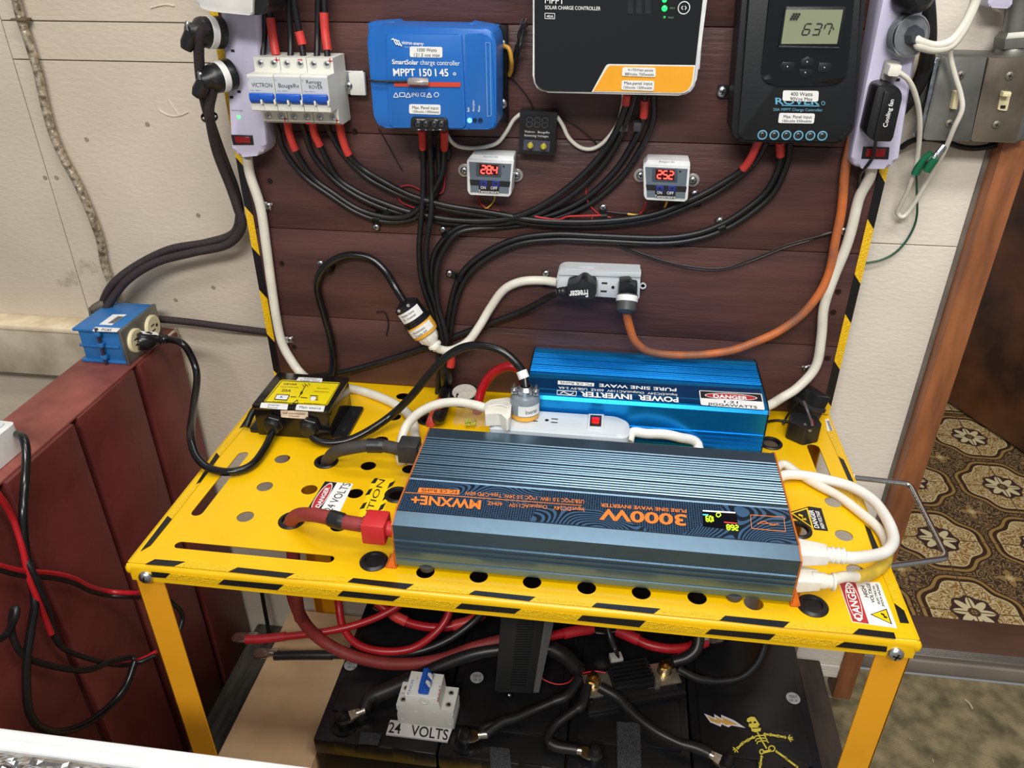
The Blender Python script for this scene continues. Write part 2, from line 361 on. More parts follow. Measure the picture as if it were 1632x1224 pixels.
# ================================================================ CART
cart = thing('rolling_cart', 'yellow perforated metal cart with black and yellow hazard tape and chrome push bar', 'cart', (.38, .2, -.6))
W, D = .76, .402
def plate(name, m, parent, outer, holes, z, th):
    c = bpy.data.curves.new(name, 'CURVE'); c.dimensions = '2D'; c.fill_mode = 'BOTH'; c.extrude = th/2
    for pts in [outer]+holes:
        s = c.splines.new('POLY'); s.points.add(len(pts)-1); s.use_cyclic_u = True
        for i, p in enumerate(pts): s.points[i].co = (p[0], p[1], 0, 1)
    o = bpy.data.objects.new(name, c); COL.objects.link(o); bpy.context.view_layer.update()
    me = bpy.data.meshes.new_from_object(o.evaluated_get(bpy.context.evaluated_depsgraph_get()))
    bpy.data.objects.remove(o); me.transform(Matrix.Translation((0, 0, z-th/2))); me.materials.clear(); me.materials.append(m)
    bm = bmesh.new(); bm.from_mesh(me); bmesh.ops.remove_doubles(bm, verts=bm.verts, dist=1e-5); bmesh.ops.recalc_face_normals(bm, faces=bm.faces); bm.to_mesh(me); bm.free()
    return place(name, me, parent)
def circ(x, y, r, n=24): return [(x+r*math.cos(2*math.pi*i/n), y+r*math.sin(2*math.pi*i/n)) for i in range(n)]
def slot(x0, y0, x1, y1, r):
    a = math.atan2(y1-y0, x1-x0); o = []
    for cx, cy, s in ((x1, y1, -math.pi/2), (x0, y0, math.pi/2)):
        for k in range(9): t = a+s+math.pi*k/8; o.append((cx+r*math.cos(t), cy+r*math.sin(t)))
    return o
hp = [(450,731),(587,742),(422,775),(493,780),(566,786),(391,823),(607,701),(628,664),(642,631),(520,736),(465,830),(683,669),(596,895),(633,789),(540,838),(653,747),
      (1228,707),(1295,966),(1345,853),(1364,909),(1328,800),(1272,845),(678,911),(763,918),(848,927),(935,936),(1022,944),(1111,952),(1201,961)]
HC = [Zp(x, y, 0) for x, y in hp]
holes = [circ(p.x, p.y, .0092 if i not in (9, 10, 11, 12, 13, 16, 17, 21) else .0115) for i, p in enumerate(HC)]
holes += [slot(.036, .195, .033, .086, .0065), slot(.04, .034, .2, .034, .0055), slot(.7245, .302, .7265, .232, .0075)]
plate('table_top', YEL, cart, [(0.001, 0.003), (W-.001, .003), (W-.001, D), (.001, D)], holes, 0, .0016)
# rolled front edge and flanges
b = MB(); pr = [(.006, -.0002)]+[(.006-.006*math.sin(t*math.pi/8), -.006+.006*math.cos(t*math.pi/8)) for t in range(1, 5)]+[(0, -.021), (.0015, -.021), (.0015, -.006), (.006, -.0018)]
b.prism([V((0.002, y, z)) for y, z in pr], (W-.004, 0, 0)).out('front_flange', YEL, cart)
for x in (.0, W-.0016): MB().prism([V((x, .004, 0)), V((x, D, 0)), V((x, D, -.021)), V((x, .004, -.021))], (.0016, 0, 0)).out('side_flange', YEL, cart, False)
MB().box((.002, D-.0016, -.021), (W-.002, D, -.001)).out('back_flange', YEL, cart, False)
for x in (.001, W-.001): MB().lathe((x, .0025, -.008), (0, 0, 1), [(.0028, -.004), (.0038, -.002), (.0038, .003), (.002, .006), (0, .0065)], 12).out('corner_weld', YEL, cart)
for x0, x1, s in ((.003, .034, 1), (.727, .757, -1)):
    for y0, y1 in ((.0022, .03), (D-.03, D-.003)):
        b = MB().box((x0, y0 if y0 < .1 else y1-.002, -.6), (x1, y0+.002 if y0 < .1 else y1, -.012), .0006)
        xa = x0 if s > 0 else x1-.002; b.box((xa, y0, -.6), (xa+.002, y1, -.012), .0006); b.out('leg', LEGM, cart, False)
MB().box((.0, .004, -.597), (W, D, -.5885), .001).out('lower_shelf', YEL, cart, False)
for x, y in ((233, 919), (1427, 1041)):
    c = Yp(x, y, .0); screw(c, (0, -1, 0), .0075, cart, CHR, 'bolt', h=.005)
# hazard tape on the front
PF = lambda x, y, l=0: Yp(x, y, -l)
P0 = PT(0)
top = [[(231,899),(247,891),(296,895),(278,902.5)],[(364,911),(379,904),(470,914),(456,921)],[(554,927.5),(563,921),(660,931),(647,939)],[(747,947),(757,941),(854,951),(844,958)],[(943,967),(951,960.5),(1053,970),(1042,978)],[(1147,988.5),(1156,981),(1259,991),(1249,1000)],[(1359,1010),(1369,1001.5),(1425,1008),(1428,1018)]]
fr = [[(242,920),(241,911.5),(271,914.5),(264,921.5)],[(347,931.5),(356,924),(452,932.5),(442,941)],[(537,950),(546,942),(638,951),(626,958.5)],[(725,970),(735,962),(830,971),(820,978.5)],[(919,989),(928,981),(1029,990),(1019,1000)],[(1123,1010.5),(1133,1003),(1236,1011.5),(1226,1020.5)],[(1330,1031),(1345,1023.5),(1414,1031),(1413,1039.5)]]
side = [[(224,878),(240,869),(274,827),(267,822)],[(312,772),(319,769),(350,727),(345,721)],[(381,683),(390,680),(412,650),(405,645)]]
rs = [[(1425,961),(1441,973),(1449,993),(1435,992)],[(1336,727),(1345,733),(1366,780),(1356,773)],[(1378,836),(1387,843),(1404,882),(1393,881)]]
for Q, P, l in ((top, P0, .0009), (fr, PF, .0009)):
    for q in Q: slab('black_tape', TAPEK, cart, q, P, .0004, l=l, smooth=False)
    for a, c in zip(Q, Q[1:]): slab('reflective_tape', TAPEY, cart, [a[3], a[2], c[1], c[0]], P, .0004, l=l, smooth=False)
for q in side+rs: slab('black_tape', TAPEK, cart, q, P0, .0004, l=.0009, smooth=False)
for q in ([(274,827),(267,822),(312,772),(319,769)], [(350,727),(345,721),(381,683),(390,680)], [(412,650),(405,645),(432,612),(438,614)],
          [(1318,687),(1328,686),(1345,733),(1336,727)], [(1356,773),(1366,780),(1387,843),(1378,836)], [(1393,881),(1404,882),(1441,973),(1425,961)]):
    slab('reflective_tape', TAPEY, cart, q, P0, .0004, l=.0009, smooth=False)
for i in (9, 10, 11, 13, 16, 21): p = HC[i]; ring('grommet', RUB, cart, (p.x, p.y, -.002), (0, 0, 1), .0145, .0095, .0042)
for i in (12, 17): p = HC[i]; MB().lathe((p.x, p.y, -.001), (0, 0, 1), [(.0145, 0), (.0145, .002), (.012, .0042), (.009, .0042), (.008, .0025), (0, .0022)], 24).out('hole_plug', RUB, cart)
h0, h1 = V((.762, .262, -.012)), V((.762, .11, -.012))
cable('push_bar', None, None, [h0]+rnd([h0, Zp(1450,771,-.03), Zp(1510,890,-.03), h1], [0, .010, .010, 0])[1:-1]+[h1], .0033, CHR, parent=cart, step=1)
for h in (h0, h1): MB().cyl(h-V((.003, 0, 0)), h+V((.003, 0, 0)), .006, n=6).out('bar_nut', STEEL, cart)
# table stickers
st = sticker(cart, [(486,817),(518,767),(563,771),(542,815)], P0, [('24 VOLTS', (528,815), (560,771), (515,813))], r=.001, label='danger 24 volts sign')
slab('red_half', mat('sign_black', (24, 24, 26), .4, 0, 0), st, [(486,817),(518,767),(537,769),(509,815)], P0, .0002, l=.0008, smooth=False)
def oval(parent, c, ax, ay, P, m, l, name='oval', n=24):
    c = V(c); pts = [(c.x+ax[0]*math.cos(t)+ay[0]*math.sin(t), c.y+ax[1]*math.cos(t)+ay[1]*math.sin(t)) for t in [2*math.pi*i/n for i in range(n)]]
    return slab(name, m, parent, pts, P, .0002, l=l)
oval(st, (513,792), (14.5,-22.5), (9,.8), P0, WINK, .0011); oval(st, (513,792), (13.6,-21), (7.9,.7), P0, DRED, .0014)
txs([('DANGER', (509,809), (526,777), (502,808))], P0, st, WINK, l=.0017, bold=1)
st = sticker(cart, [(571,823),(595,763),(629,762),(606,829)], P0, [('UTION', (588,826), (614,765), (578,824))], m=mat('caution_yellow', (250, 205, 20), .3, 0, 0), label='caution tape strip with slanted black blocks')
for q in ([(597,762),(603,762),(598,770),(591,770)], [(588,780),(594,778),(589,788),(582,789)], [(579,802),(585,800),(580,810),(573,811)], [(621,770),(630,766),(625,774),(617,779)], [(614,788),(622,784),(617,794),(609,798)], [(607,805),(615,801),(610,811),(602,815)]): slab('block', INK, st, q, P0, .0002, l=.0008, smooth=False)
st = sticker(cart, [(1258,816),(1289,807),(1309,810),(1320,846),(1299,844),(1262,824)], P0, [('DANGER', (1306,842), (1296,813), (1298,841)), ('HIGH VOLTAGE', (1315,843), (1305,815), (1309,842))], m=mat('sign_black', (24, 24, 26), .4), ink=WINK, bold=1, label='black danger high voltage triangle sign')
slab('triangle', mat('caution_yellow', (250, 205, 20)), st, [(1260,817.5),(1287,809),(1297,843)], P0, .0002, l=.0008, smooth=False)
slab('triangle_centre', mat('sign_black', (24, 24, 26)), st, [(1264,818),(1285.5,811.5),(1293.5,839)], P0, .0002, l=.0011, smooth=False)
bolt_px = lambda x, y, s: [(x-7*s, y-6*s), (x+1*s, y-3*s), (x-1*s, y+1*s), (x+6*s, y+2*s), (x+7*s, y+6*s), (x-1*s, y+4*s), (x+1*s, y), (x-7*s, y-3*s)]
slab('bolt_mark', mat('caution_yellow', (250, 205, 20)), st, bolt_px(1279, 824, .9), P0, .0002, l=.0014, smooth=False)
st = sticker(cart, [(1335,925),(1402,928),(1430,1001),(1358,991)], P0, [('HIGH', (1385,952), (1378,934), (1378,951)), ('VOLTAGE', (1395,961), (1386,930), (1389,960)), ('ELECTRICAL', (1403,963), (1393,933), (1399,962)), ('SHOCK HAZARD', (1410,967), (1399,931), (1406,966))], bold=1, label='white and red danger high voltage sign')
slab('red_panel', DRED, st, [(1337,926.5),(1363,927.5),(1385,994),(1359,990)], P0, .0002, l=.0008, smooth=False)
for a, m_, l in ((1, WINK, .0011), (.9, DRED, .0014)): oval(st, (1361,959), (9*a, 31*a), (10.5*a, .8*a), P0, m_, l)
txs([('DANGER', (1375,987), (1358,931), (1362,986))], P0, st, WINK, l=.0017, bold=1)
slab('triangle', INK, st, [(1387,979),(1413,970),(1422,995)], P0, .0002, l=.0008, smooth=False)
slab('triangle_centre', mat('caution_yellow', (250, 205, 20)), st, [(1390,979),(1412,972),(1419.5,993)], P0, .0002, l=.0011, smooth=False)
slab('bolt_mark', INK, st, bolt_px(1409, 981, .75), P0, .0002, l=.0014, smooth=False)
st = sticker(cart, [(1315,668),(1320.5,667),(1329,688),(1319,689.5)], P0, r=.001, label='small barcode sticker')
for k in range(8): slab('bar', INK, st, [(1317.5+k*.75,671+k*2.1),(1321.5+k*.75,670.5+k*2.1),(1322+k*.75,671.6+k*2.1),(1318+k*.75,672.1+k*2.1)], P0, .0001, l=.0008, smooth=False)
# ================================================================ BACKBOARD
PLK = mat('dark_brown_stained_plank', (85, 54, 50), .48, 0, .2, 14, .35, 160, col2=(63, 41, 39), stretch=(.25, 1, 2.2))
board = thing('backboard', 'dark brown plank backboard standing along the rear of the yellow cart', 'board', (.38, .39, 0))
zs = [0.001, .1, .222, .343, .462, .585, .70]
for a, c in zip(zs, zs[1:]): MB().box((.0015, .38, a+.0005), (W-.0015, .399, c-.0005), .0006).out('plank', PLK, board)
MB().box((.002, .4021, .001), (W-.002, .405, .70)).out('dark_backing', mat('backing_dark', (30, 22, 20), .8), board, False); MB().box((.012, .4042, -.43), (.69, .4085, .02)).out('dark_backing', mat('backing_dark', (30, 22, 20), .8), board, False)  # lower sheet is added below the board so the cart holes look dark
def ztape(x0, x1, segs, s):
    for z0, z1, y in segs:
        k = .006*s; q = [V((x0, .3796, z0-k)), V((x1, .3796, z0+k)), V((x1, .3796, z1+k)), V((x0, .3796, z1-k))]
        if z0 <= .003: q[0].z = q[1].z = .002
        MB().prism(q, (0, -.0006, 0)).out('reflective_tape' if y else 'black_tape', TAPEY if y else TAPEK, board, False)
zz = lambda x, y: B(x, y, 0).z
ztape(.0012, .0105, [(zz(437,603), zz(431,595), 1), (zz(431,595), zz(427,538), 0), (zz(427,538), zz(413,468), 1), (zz(413,468), zz(406,400), 0), (zz(406,400), zz(393,335), 1), (zz(393,335), zz(380,258), 0), (zz(380,258), .69, 1)], -1)
ztape(W-.0105, W-.0012, [(zz(1322,662), zz(1326,641), 1), (zz(1326,641), zz(1342,582), 0), (zz(1342,582), zz(1360,508), 1), (zz(1360,508), zz(1376,445), 0), (zz(1376,445), zz(1390,357), 1), (zz(1390,357), zz(1412,282), 0), (zz(1412,282), .69, 1)], -1)
for x, y in ((430,289),(449,420),(469,553),(1336,465),(1319,571),(1328,498),(565,210),(1302,628)): MB().lathe(B(x, y, 0), (0, -1, 0), [(.0038, 0), (.0036, .0006), (.002, .0004), (0, .0003)], 12).out('countersunk_screw', mat('stained_screw', (44, 28, 28), .35, .4), board)
MB().tube(bpx([(600,497,.0005),(613,498,.0005),(619,515,.0005),(616,535,.0005)]), .0012, 6).out('knot_crack', mat('crack', (22, 14, 14), .8), board)
# ================================================================ BREAKERS
BRW = mat('breaker_cream', (222, 222, 212), .4, 0, .03, 40); BLU = mat('toggle_blue', (28, 88, 190), .35, 0, .05, 40)
rail_ = thing('din_rail', 'short steel mounting rail end with screw right of the three breakers', 'rail', B(500, 150, 0))
MB().box((.058, .372, .388), (.174, .3795, .413), .0005).out('rail_strip', STEEL, rail_)
MB().box((.1585, .366, .388), (.1765, .3725, .412), .0008).out('rail_end', BRW, rail_); screw(B(556, 137, .014), (0, -1, 0), .0045, rail_)
xs0, xs1 = .0635, .1535; wd = (xs1-xs0)/3
names = [(['VICTRON'], 'leftmost cream breaker under the blue toggle, its label reading VICTRON'), (['BougeRv'], 'middle cream breaker of the row of three, label reading BougeRv'), (['Renogy', 'ROVER'], 'rightmost cream breaker of the row, label reading Renogy ROVER')]
for k in range(3):
    x0, x1 = xs0+k*wd+.0003, xs0+(k+1)*wd-.0003; xm = (x0+x1)/2
    t = thing('circuit_breaker', names[k][1], 'circuit breaker', (xm, .372, .398), 'labelled breakers in the row on the backboard')
    yb, yt, ym = .374, .335, .312
    pr = [(yb, .366), (yb, .431), (yt, .431), (yt, .416), (ym+.001, .4165), (ym, .4155), (ym, .380), (ym+.001, .379), (yt, .380), (yt, .364), (yt+.01, .360), (yb, .360)]
    MB().prism([V((x0, y, z)) for y, z in pr], (x1-x0, 0, 0), .0005).out('housing', BRW, t, label=None)
    for i in (0, 1):
        xa = x0+(i+.5)*wd/2
        for z in (.4245, .3695): screw((xa, yt, z), (0, -1, 0), .0028, t, name='terminal_screw', h=.0006); ring('terminal_rim', mat('rim_grey', (190, 190, 182), .5), t, (xa, yt, z), (0, -1, 0), .0042, .003, .0006, 14)
    MB().box((xm-.0002, ym-.0002, .380), (xm+.0002, ym+.0005, .394)).out('pole_seam', mat('seam_grey', (140, 140, 134), .6), t, False)
    MB().box((x0+.0005, ym-.0004, .3985), (x1-.0005, ym+.0002, .4145)).out('label_plate', mat('label_grey', (196, 200, 206), .4, 0, .02), t, False)
    b = MB()
    for i in (0, 1):
        xa = x0+.001+i*wd/2; b.prism([V((xa, y, z)) for y, z in ((ym+.002, .3975), (ym-.003, .398), (ym-.0045, .396), (ym-.0042, .391), (ym-.002, .388), (ym+.002, .3865))], (wd/2-.0035, 0, 0), .0004)
    b.box((x0+.001, ym-.0043, .392), (x1-.001, ym+.002, .3978), .0015); b.out('toggle', BLU, t)
    for i in (0, 1): MB().box((x0+.001+(i+1)*wd/2-.0035, ym-.0035, .3868), (x0+.001+(i+1)*wd/2-.0012, ym+.001, .392), .0006).out('toggle_pivot', BRW, t)
    PBk = lambda x, z, l=0: V((x, ym-.0004-l, z)); ls = names[k][0]
    if len(ls) == 1: txs([(ls[0], (x0+.0045, .404), (x1-.002, .404), (x0+.0045, .4085))], PBk, t, l=.0002)
    else: txs([(ls[0], (x0+.006, .4085), (x1-.0065, .4085), (x0+.006, .4125)), (ls[1], (x0+.0085, .4035), (x1-.006, .4035), (x0+.0085, .4073))], PBk, t, l=.0002)
    txs([('C', (x0+.0012, .4105), (x0+.0026, .4105), (x0+.0012, .4125)), ('C63  400V~', (x0+.002, .400), (x0+.015, .400), (x0+.002, .4012)), ('-      +', (x0+.002, .4285), (x0+.019, .4285), (x0+.002, .4293))], PBk, t, mat('grey_ink', (90, 100, 120), .6, 0, 0), l=.0002)
    red = mat('red_marker', (190, 30, 40), .6, 0, 0)
    for z in (.4282, .3665) if k != 1 else ():
        c = V((x1-.003, yt-.0003, z)); b = MB(); s_ = .0028
        b.box(c-V((s_, .0001, .0005)), c+V((s_, .0001, .0005))); b.box(c-V((.0005, .0001, s_)), c+V((.0005, .0001, s_))); b.out('plus_mark', red, t, False)
    if k == 1:
        for z in (.4287, .3625): c = V((x1-.0065, yt-.0003, z)); MB().box(c-V((.0025, .0001, .0008)), c+V((.0025, .0001, .0008))).out('minus_mark', red, t, False)
# ================================================================ BLUE CHARGE CONTROLLER
VB = mat('controller_blue', (30, 104, 186), .33, 0, .04, 8)
o = thing('charge_controller', 'blue charge controller box with white lettering and red stripe', 'charge controller', B(690, 130, 0))
P7 = PB(.07); P3 = PB(.03)
slab('back_plate', VB, o, [(586,37),(628,34),(632,38),(746,40),(749,37),(791,44),(793,190),(790,203),(640,205),(602,190)], PB(.036), .03, .0, .0012)
slab('mount_flange', mat('black_flange', (26, 26, 28), .3, .6, .3, 200), o, [(788,40),(808,41),(809,196),(790,196)], PB(.012), .010, 0, .0004)
slab('body', VB, o, [(584,50),(600,41),(780,45),(791,62),(791,205),(778,207),(606,204),(596,190)], P7, .05, [.01,.004,.008,.01,.006,.004,.01,.01], .006)
slab('raised_cover', VB, o, [(615,52),(736,54),(742,204),(622,203)], PB(.0725), .006, .003, .0016)
slab('side_cover', VB, o, [(741,54),(772,53),(783,62),(789,200),(783,206),(745,206)], PB(.0725), .006, .003, .0016)
PV = PB(.0727)
txs([('victron energy', (640,70), (675,72.5), (640,64.5)), ('SmartSolar', (625,102), (667,103), (624.5,94.5)), ('MPPT 150 I 45', (627,121), (715,121.5), (626,109)), ('o', (722,120), (727,120), (722,113))], PV, o, WINK, bold=1)
txs([('charge controller', (670,103), (733,104.5), (669.5,95)), ('B L U E   P O W E R', (645,75.5), (668,76.5), (645,74))], PV, o, WINK)
b = MB()
for k in range(3): b.tube([PV(624+k*4, 63+k*1.5, .0005), PV(627+k*4, 62+k*1.5, .0005), PV(629+k*4, 66+k*1.5, .0005), PV(632+k*4, 71+k*1.2, .0005), PV(634+k*3.5, 69+k, .0005)], .0006, 6, flat=.4)
b.out('emblem', WINK, o)
polyline(o, 'stripe', mat('stripe_red', (205, 70, 48), .4, 0, 0), [(628,134),(734,135)], PV, 7.5)
tri = lambda x, y: [(x-4, y+3.5), (x, y-4), (x+4, y+3.5)]
for x in (631, 650.5, 684): polyline(o, 'triangle_symbol', WINK, tri(x, 151.5), PV, 1, closed=True)
polyline(o, 'book_symbol', WINK, [(637,148),(645,148),(645,154),(637,154)], PV, 1, closed=True)
txs([('IP43 CE', (656,154), (678,154), (656,147.5)), ('!', (683.5,154), (684.3,154), (683.5,149.5))], PV, o, WINK)
oval(o, (695.5,151), (4,0), (0,4), PV, WINK, .0006); oval(o, (695.5,151), (3,0), (0,3), PV, VB, .0008)
for q, ls in (([(653,74),(705,75),(705,92),(653,91)], [('1000 Watts', (665,82), (696,82.5), (665,76.5)), ('121.5 vos max', (660,90), (701,90.5), (660,84.5))]), ([(652,166),(702,167),(702,183),(652,181)], [('Max. Panel input', (657,173.5), (699,174.5), (657,168.5)), ('150volts 1300watts', (658,179.5), (700,180.5), (658,175.5))])): sticker(o, q, PV, ls, r=.002)
slab('terminal_bay', BLK, o, [(655,186),(713,188),(715,209),(654,208)], PB(.074), .045, .004, .001); PVt = PB(.0745)
txs([('BATTERY', (664,191.5), (678,192), (664,189.5)), ('PV', (693,192.5), (698,192.7), (693,190.5)), ('+  -', (665,208), (680,208), (665,205)), ('-  +', (689,208), (704,208), (689,205))], PVt, o, WINK)
for x in (665.5, 678, 691.5, 703): c = PVt(x, 198.5); ring('terminal_rim', BLK, o, c, (0,-1,0), .0048, .0036, .001, 14); screw(c, (0,-1,0), .0032, o, mat('dark_steel', (90, 90, 92), .35, .9), 'terminal_screw', h=.0006)
for i, (x, s_) in enumerate(((745, 'Bulk'), (753, 'Absorption'), (762, 'Float'))):
    ln = (5, 13, 7)[i]; txs([(s_, (x+3, 178), (x+3, 178-ln*1.4), (x-.5, 178))], PV, o, WINK)
    c = PV(x+3.5, 192, 0); MB().lathe(c, (0,-1,0), [(.0026,0),(.0024,.0008),(0,.0014)], 12).out('status_lamp', mat('blue_glow', (80, 170, 255), .3, 0, 0, emit=4) if i == 0 else mat('dark_lens', (14, 40, 80), .2), o)
for k in range(1): polyline(o, 'vent_slot', mat('slot_pale', (120, 170, 220), .4), [(774,68),(781,69),(783,184),(777,186)], PV, 1, closed=True)
for x, y in ((800,71), (801,165)): screw(B(x, y, .013), (0,-1,0), .0055, o)
for x, y in ((786,55), (787,186)): screw(B(x, y, .03), (0,-1,0), .0025, o)
sub(o, 'temperature_sensor', [PV(587,127,.001), PV(600,129.5,.002), PV(630,130,.002), PV(655,129.5,.002)], .0011, BLK)
MB().tube([PV(652,130,.003), PV(660,129.5,.0045), PV(672,130,.0045), PV(682,130.5,.002)], .0042, 12, flat=.7).out('sensor_sleeve', mat('clear_grey_sleeve', (150, 142, 138), .25, .2), o)
cable('ground_wire', 'yellow green ground wire curling from the blue controller flange screw', 'wire', bpx([(802,73,.017),(811,78,.02),(815,95,.02),(815,110,.012),(812,120,.006)]), .0024, mat('ground_yellow', (200, 150, 50), .4))
b = MB()
for i in range(9):
    q = [(838+random.uniform(-8,4), 30+random.uniform(-3,12), .008), (832+random.uniform(-6,6), 55+random.uniform(-8,8), .014+random.uniform(0,.01)), (826+random.uniform(-5,5), 75+random.uniform(-5,5), .02), (820+random.uniform(-4,4), 98+random.uniform(-6,6), .012), (813+random.uniform(-3,3), 121, .005)]
    b.tube(bpx(q), .0009, 5, 4)
tag(b.out('wire_bundle', BLK, None), 'tangle of thin black wires beside the blue charge controller', 'wire', kind='stuff')
# ================================================================ WHITE AND BLACK CHARGE CONTROLLER
o = thing('charge_controller', 'black glass charge controller with white rim and orange corner', 'charge controller', B(980, 60, 0))
q = [(846,-60),(1128,-60),(1122,60),(1107,151),(860,147),(847,60)]; P6 = PB(.06)
slab('rim', mat('rim_white', (228, 230, 230), .3), o, [(848,-150),(1140,-150),(1127,0),(1107,153),(849,147)], P6, .055, [0,0,0,.016,.016], .002)
slab('glass_front', mat('black_glass', (26, 29, 31), .06, 0, .02, 8, coat=.3), o, [(851,-150),(1133,-150),(1120,0),(1103,149),(852,145)], P6, .002, [0,0,0,.014,.014], .0006, l=.0015)
slab('orange_edge', mat('rim_white', (228, 230, 230)), o, [(967,102),(1108,104),(1103,149.5),(943,146.5)], P6, .0006, [.003,0,.014,0], l=.0021)
og = slab('orange_corner', mat('corner_orange', (240, 166, 40), .4, 0, .03), o, [(970,104.5),(1106,106),(1100.5,148),(945.5,145)], P6, .0006, [.003,0,.013,0], l=.0025)
Pb = PB(.0629)
sticker(o, [(992,107),(1045,108),(1045,123),(991,121)], Pb, [('4-175Watt panels', (1001,113), (1041,114), (1001,109)), ('88Volts 700watts', (996,120), (1042,121), (996,115.5))], r=.002)
sticker(o, [(991,128),(1043,129),(1042,145),(990,143)], Pb, [('Max.panel input', (995,134.5), (1040,135.5), (995,129.5)), ('150volts 1200watts', (994,141), (1039,142), (994,136.8))], r=.002)
Pg = PB(.0618)
txs([('MPPT', (868.5,5), (899,6.5), (868.5,-5)), ('SOLAR CHARGE CONTROLLER', (868.5,14.5), (957,16.5), (868.5,8.5))], Pg, o, WINK, bold=.3)
txs([('40A', (871,28), (882,28.5), (871,23.5))], Pg, o, WINK); polyline(o, 'badge_outline', WINK, [(868.5,21),(884,21.5),(884,30),(868.5,29.5)], Pg, .8, closed=True)
c = Pg(1090, 12.5); ring('button_ring', WINK, o, c, (0,-1,0), .0058, .005, .0004, 28)
polyline(o, 'arrow_mark', WINK, [(1088.5,9.5),(1086,12.5),(1088.5,15.5)], Pg, 1.1); polyline(o, 'arrow_mark', WINK, [(1091.5,9.5),(1094,12.5),(1091.5,15.5)], Pg, 1.1)
GL = mat('green_glow', (20, 255, 70), .3, 0, 0, emit=5)
for y, r_, g in ((0, .0022, GL), (13.5, .0026, GL), (27.5, .0012, mat('green_dim', (40, 150, 70), .3, emit=1))): MB().lathe(Pg(1059, y), (0,-1,0), [(r_,0),(r_*.8,.0005),(0,.0008)], 14).out('status_lamp', g, o)
txs([('BAT', (1068,14), (1076,14.2), (1068,11.5)), ('FAULT', (1065,29), (1074,29.3), (1065,26.5))], Pg, o, mat('dim_ink', (120, 170, 130), .5))
b = MB()
for k in range(3):
    x = 1000+k*14; b.prism(quad([(x,0),(x+9,0),(x+9,22),(x,22)], Pg, .0003), (0,.0002,0))
b.out('unlit_digits', mat('unlit', (40, 42, 44), .3), o, False)
slab('side_latch', mat('rim_white', (228,230,230)), o, [(1116,90),(1119,60),(1115,110),(1110,112)], PB(.05), .03, 0, .0005)
# ================================================================ BLACK CHARGE CONTROLLER WITH DISPLAY
RV = mat('matte_black_metal', (30, 32, 35), .5, .3, .06, 30, .06, 500)
o = thing('charge_controller', 'matte black charge controller with grey display reading 63.7', 'charge controller', B(1270, 120, 0))
slab('body', RV, o, [(1187,-60),(1384,-60),(1373,80),(1361,205),(1340,230),(1178,226),(1166,215),(1172,120)], PB(.052), .05, [0,0,0,.003,.004,.008,.006,0], .003)
slab('face_plate', RV, o, [(1196,-60),(1378,-60),(1358,203),(1338,226),(1176,222)], PB(.056), .006, [0,0,.003,.003,.006], .002)
PR = PB(.0562)
slab('display_bezel', mat('gloss_black', (12, 14, 18), .08, 0, 0, coat=.5), o, [(1229,-40),(1366,-40),(1351,112),(1343,136),(1228,138),(1212,125)], PR, .002, [0,0,.004,.02,.02,.01], .0012, l=.0015)
slab('display_frame', BLK, o, [(1252,10),(1350,10),(1338,76),(1241,74)], PB(.0588), .002, .003, .0008, l=.001)
LCD = mat('lcd_grey_green', (132, 138, 112), .25, 0, .03, 10, emit=.12)
d = slab('display', LCD, o, [(1253,15.5),(1344,15.5),(1334,70),(1245,70)], PB(.06), .0006, l=.0005)
Pd = PB(.0606)
SEG = {'0':'abcdef','1':'bc','2':'abged','3':'abgcd','4':'fgbc','5':'afgcd','6':'afgedc','7':'abcf','8':'abcdefg','9':'abcdfg','.':''}
def digits(s, bl, br, tl, P, parent, m, wpx=1.6, gap=.3, name='digits', l=.0004, segmap=SEG):
    b = MB(); n = len(s); ex = ((br[0]-bl[0])/n, (br[1]-bl[1])/n); ey = (tl[0]-bl[0], tl[1]-bl[1])
    for i, ch in enumerate(s):
        pt = lambda u, v: (bl[0]+ex[0]*(i+u*(1-gap))+ey[0]*v, bl[1]+ex[1]*(i+u*(1-gap))+ey[1]*v)
        pos = {'a':((0,1),(1,1)),'b':((1,1),(1,.5)),'c':((1,.5),(1,0)),'d':((0,0),(1,0)),'e':((0,0),(0,.5)),'f':((0,.5),(0,1)),'g':((0,.5),(1,.5))}
        for g in segmap[ch]:
            (u0,v0),(u1,v1) = pos[g]; du,dv = (u1-u0)*.1,(v1-v0)*.1; p0, p1 = pt(u0+du, v0+dv), pt(u1-du, v1-dv)
            L_ = math.hypot(p1[0]-p0[0], p1[1]-p0[1]); nx, ny = -(p1[1]-p0[1])/L_*wpx/2, (p1[0]-p0[0])/L_*wpx/2
            b.prism([P(p0[0]+nx,p0[1]+ny,l),P(p1[0]+nx,p1[1]+ny,l),P(p1[0]-nx,p1[1]-ny,l),P(p0[0]-nx,p0[1]-ny,l)], pvec(P,-.0002))
    return b.out(name, m, parent, False)
digits('637', (1277.5,55.5), (1326,55.5), (1284.5,38), Pd, d, INK, 2, .35)
polyline(d, 'decimal_point', INK, [(1304,55),(1306,55)], Pd, 2); polyline(d, 'unit_mark', INK, [(1327.5,43),(1329,47)], Pd, 1.6)
for k in range(3):
    for i in range(3): polyline(d, 'panel_symbol', INK, [(1260.5+i*4.4+k*-2.2+3,22.5+k*3.8),(1264+i*4.4-k*2.2+3,22.5+k*3.8)], Pd, 3.2)
slab('display_frame_lip', mat('lip_grey', (60, 62, 68), .2, .2), o, [(1241,73),(1338,75),(1337,77.5),(1241,76)], PB(.0608), .001, 0, .0003)
Pk = PB(.0582)
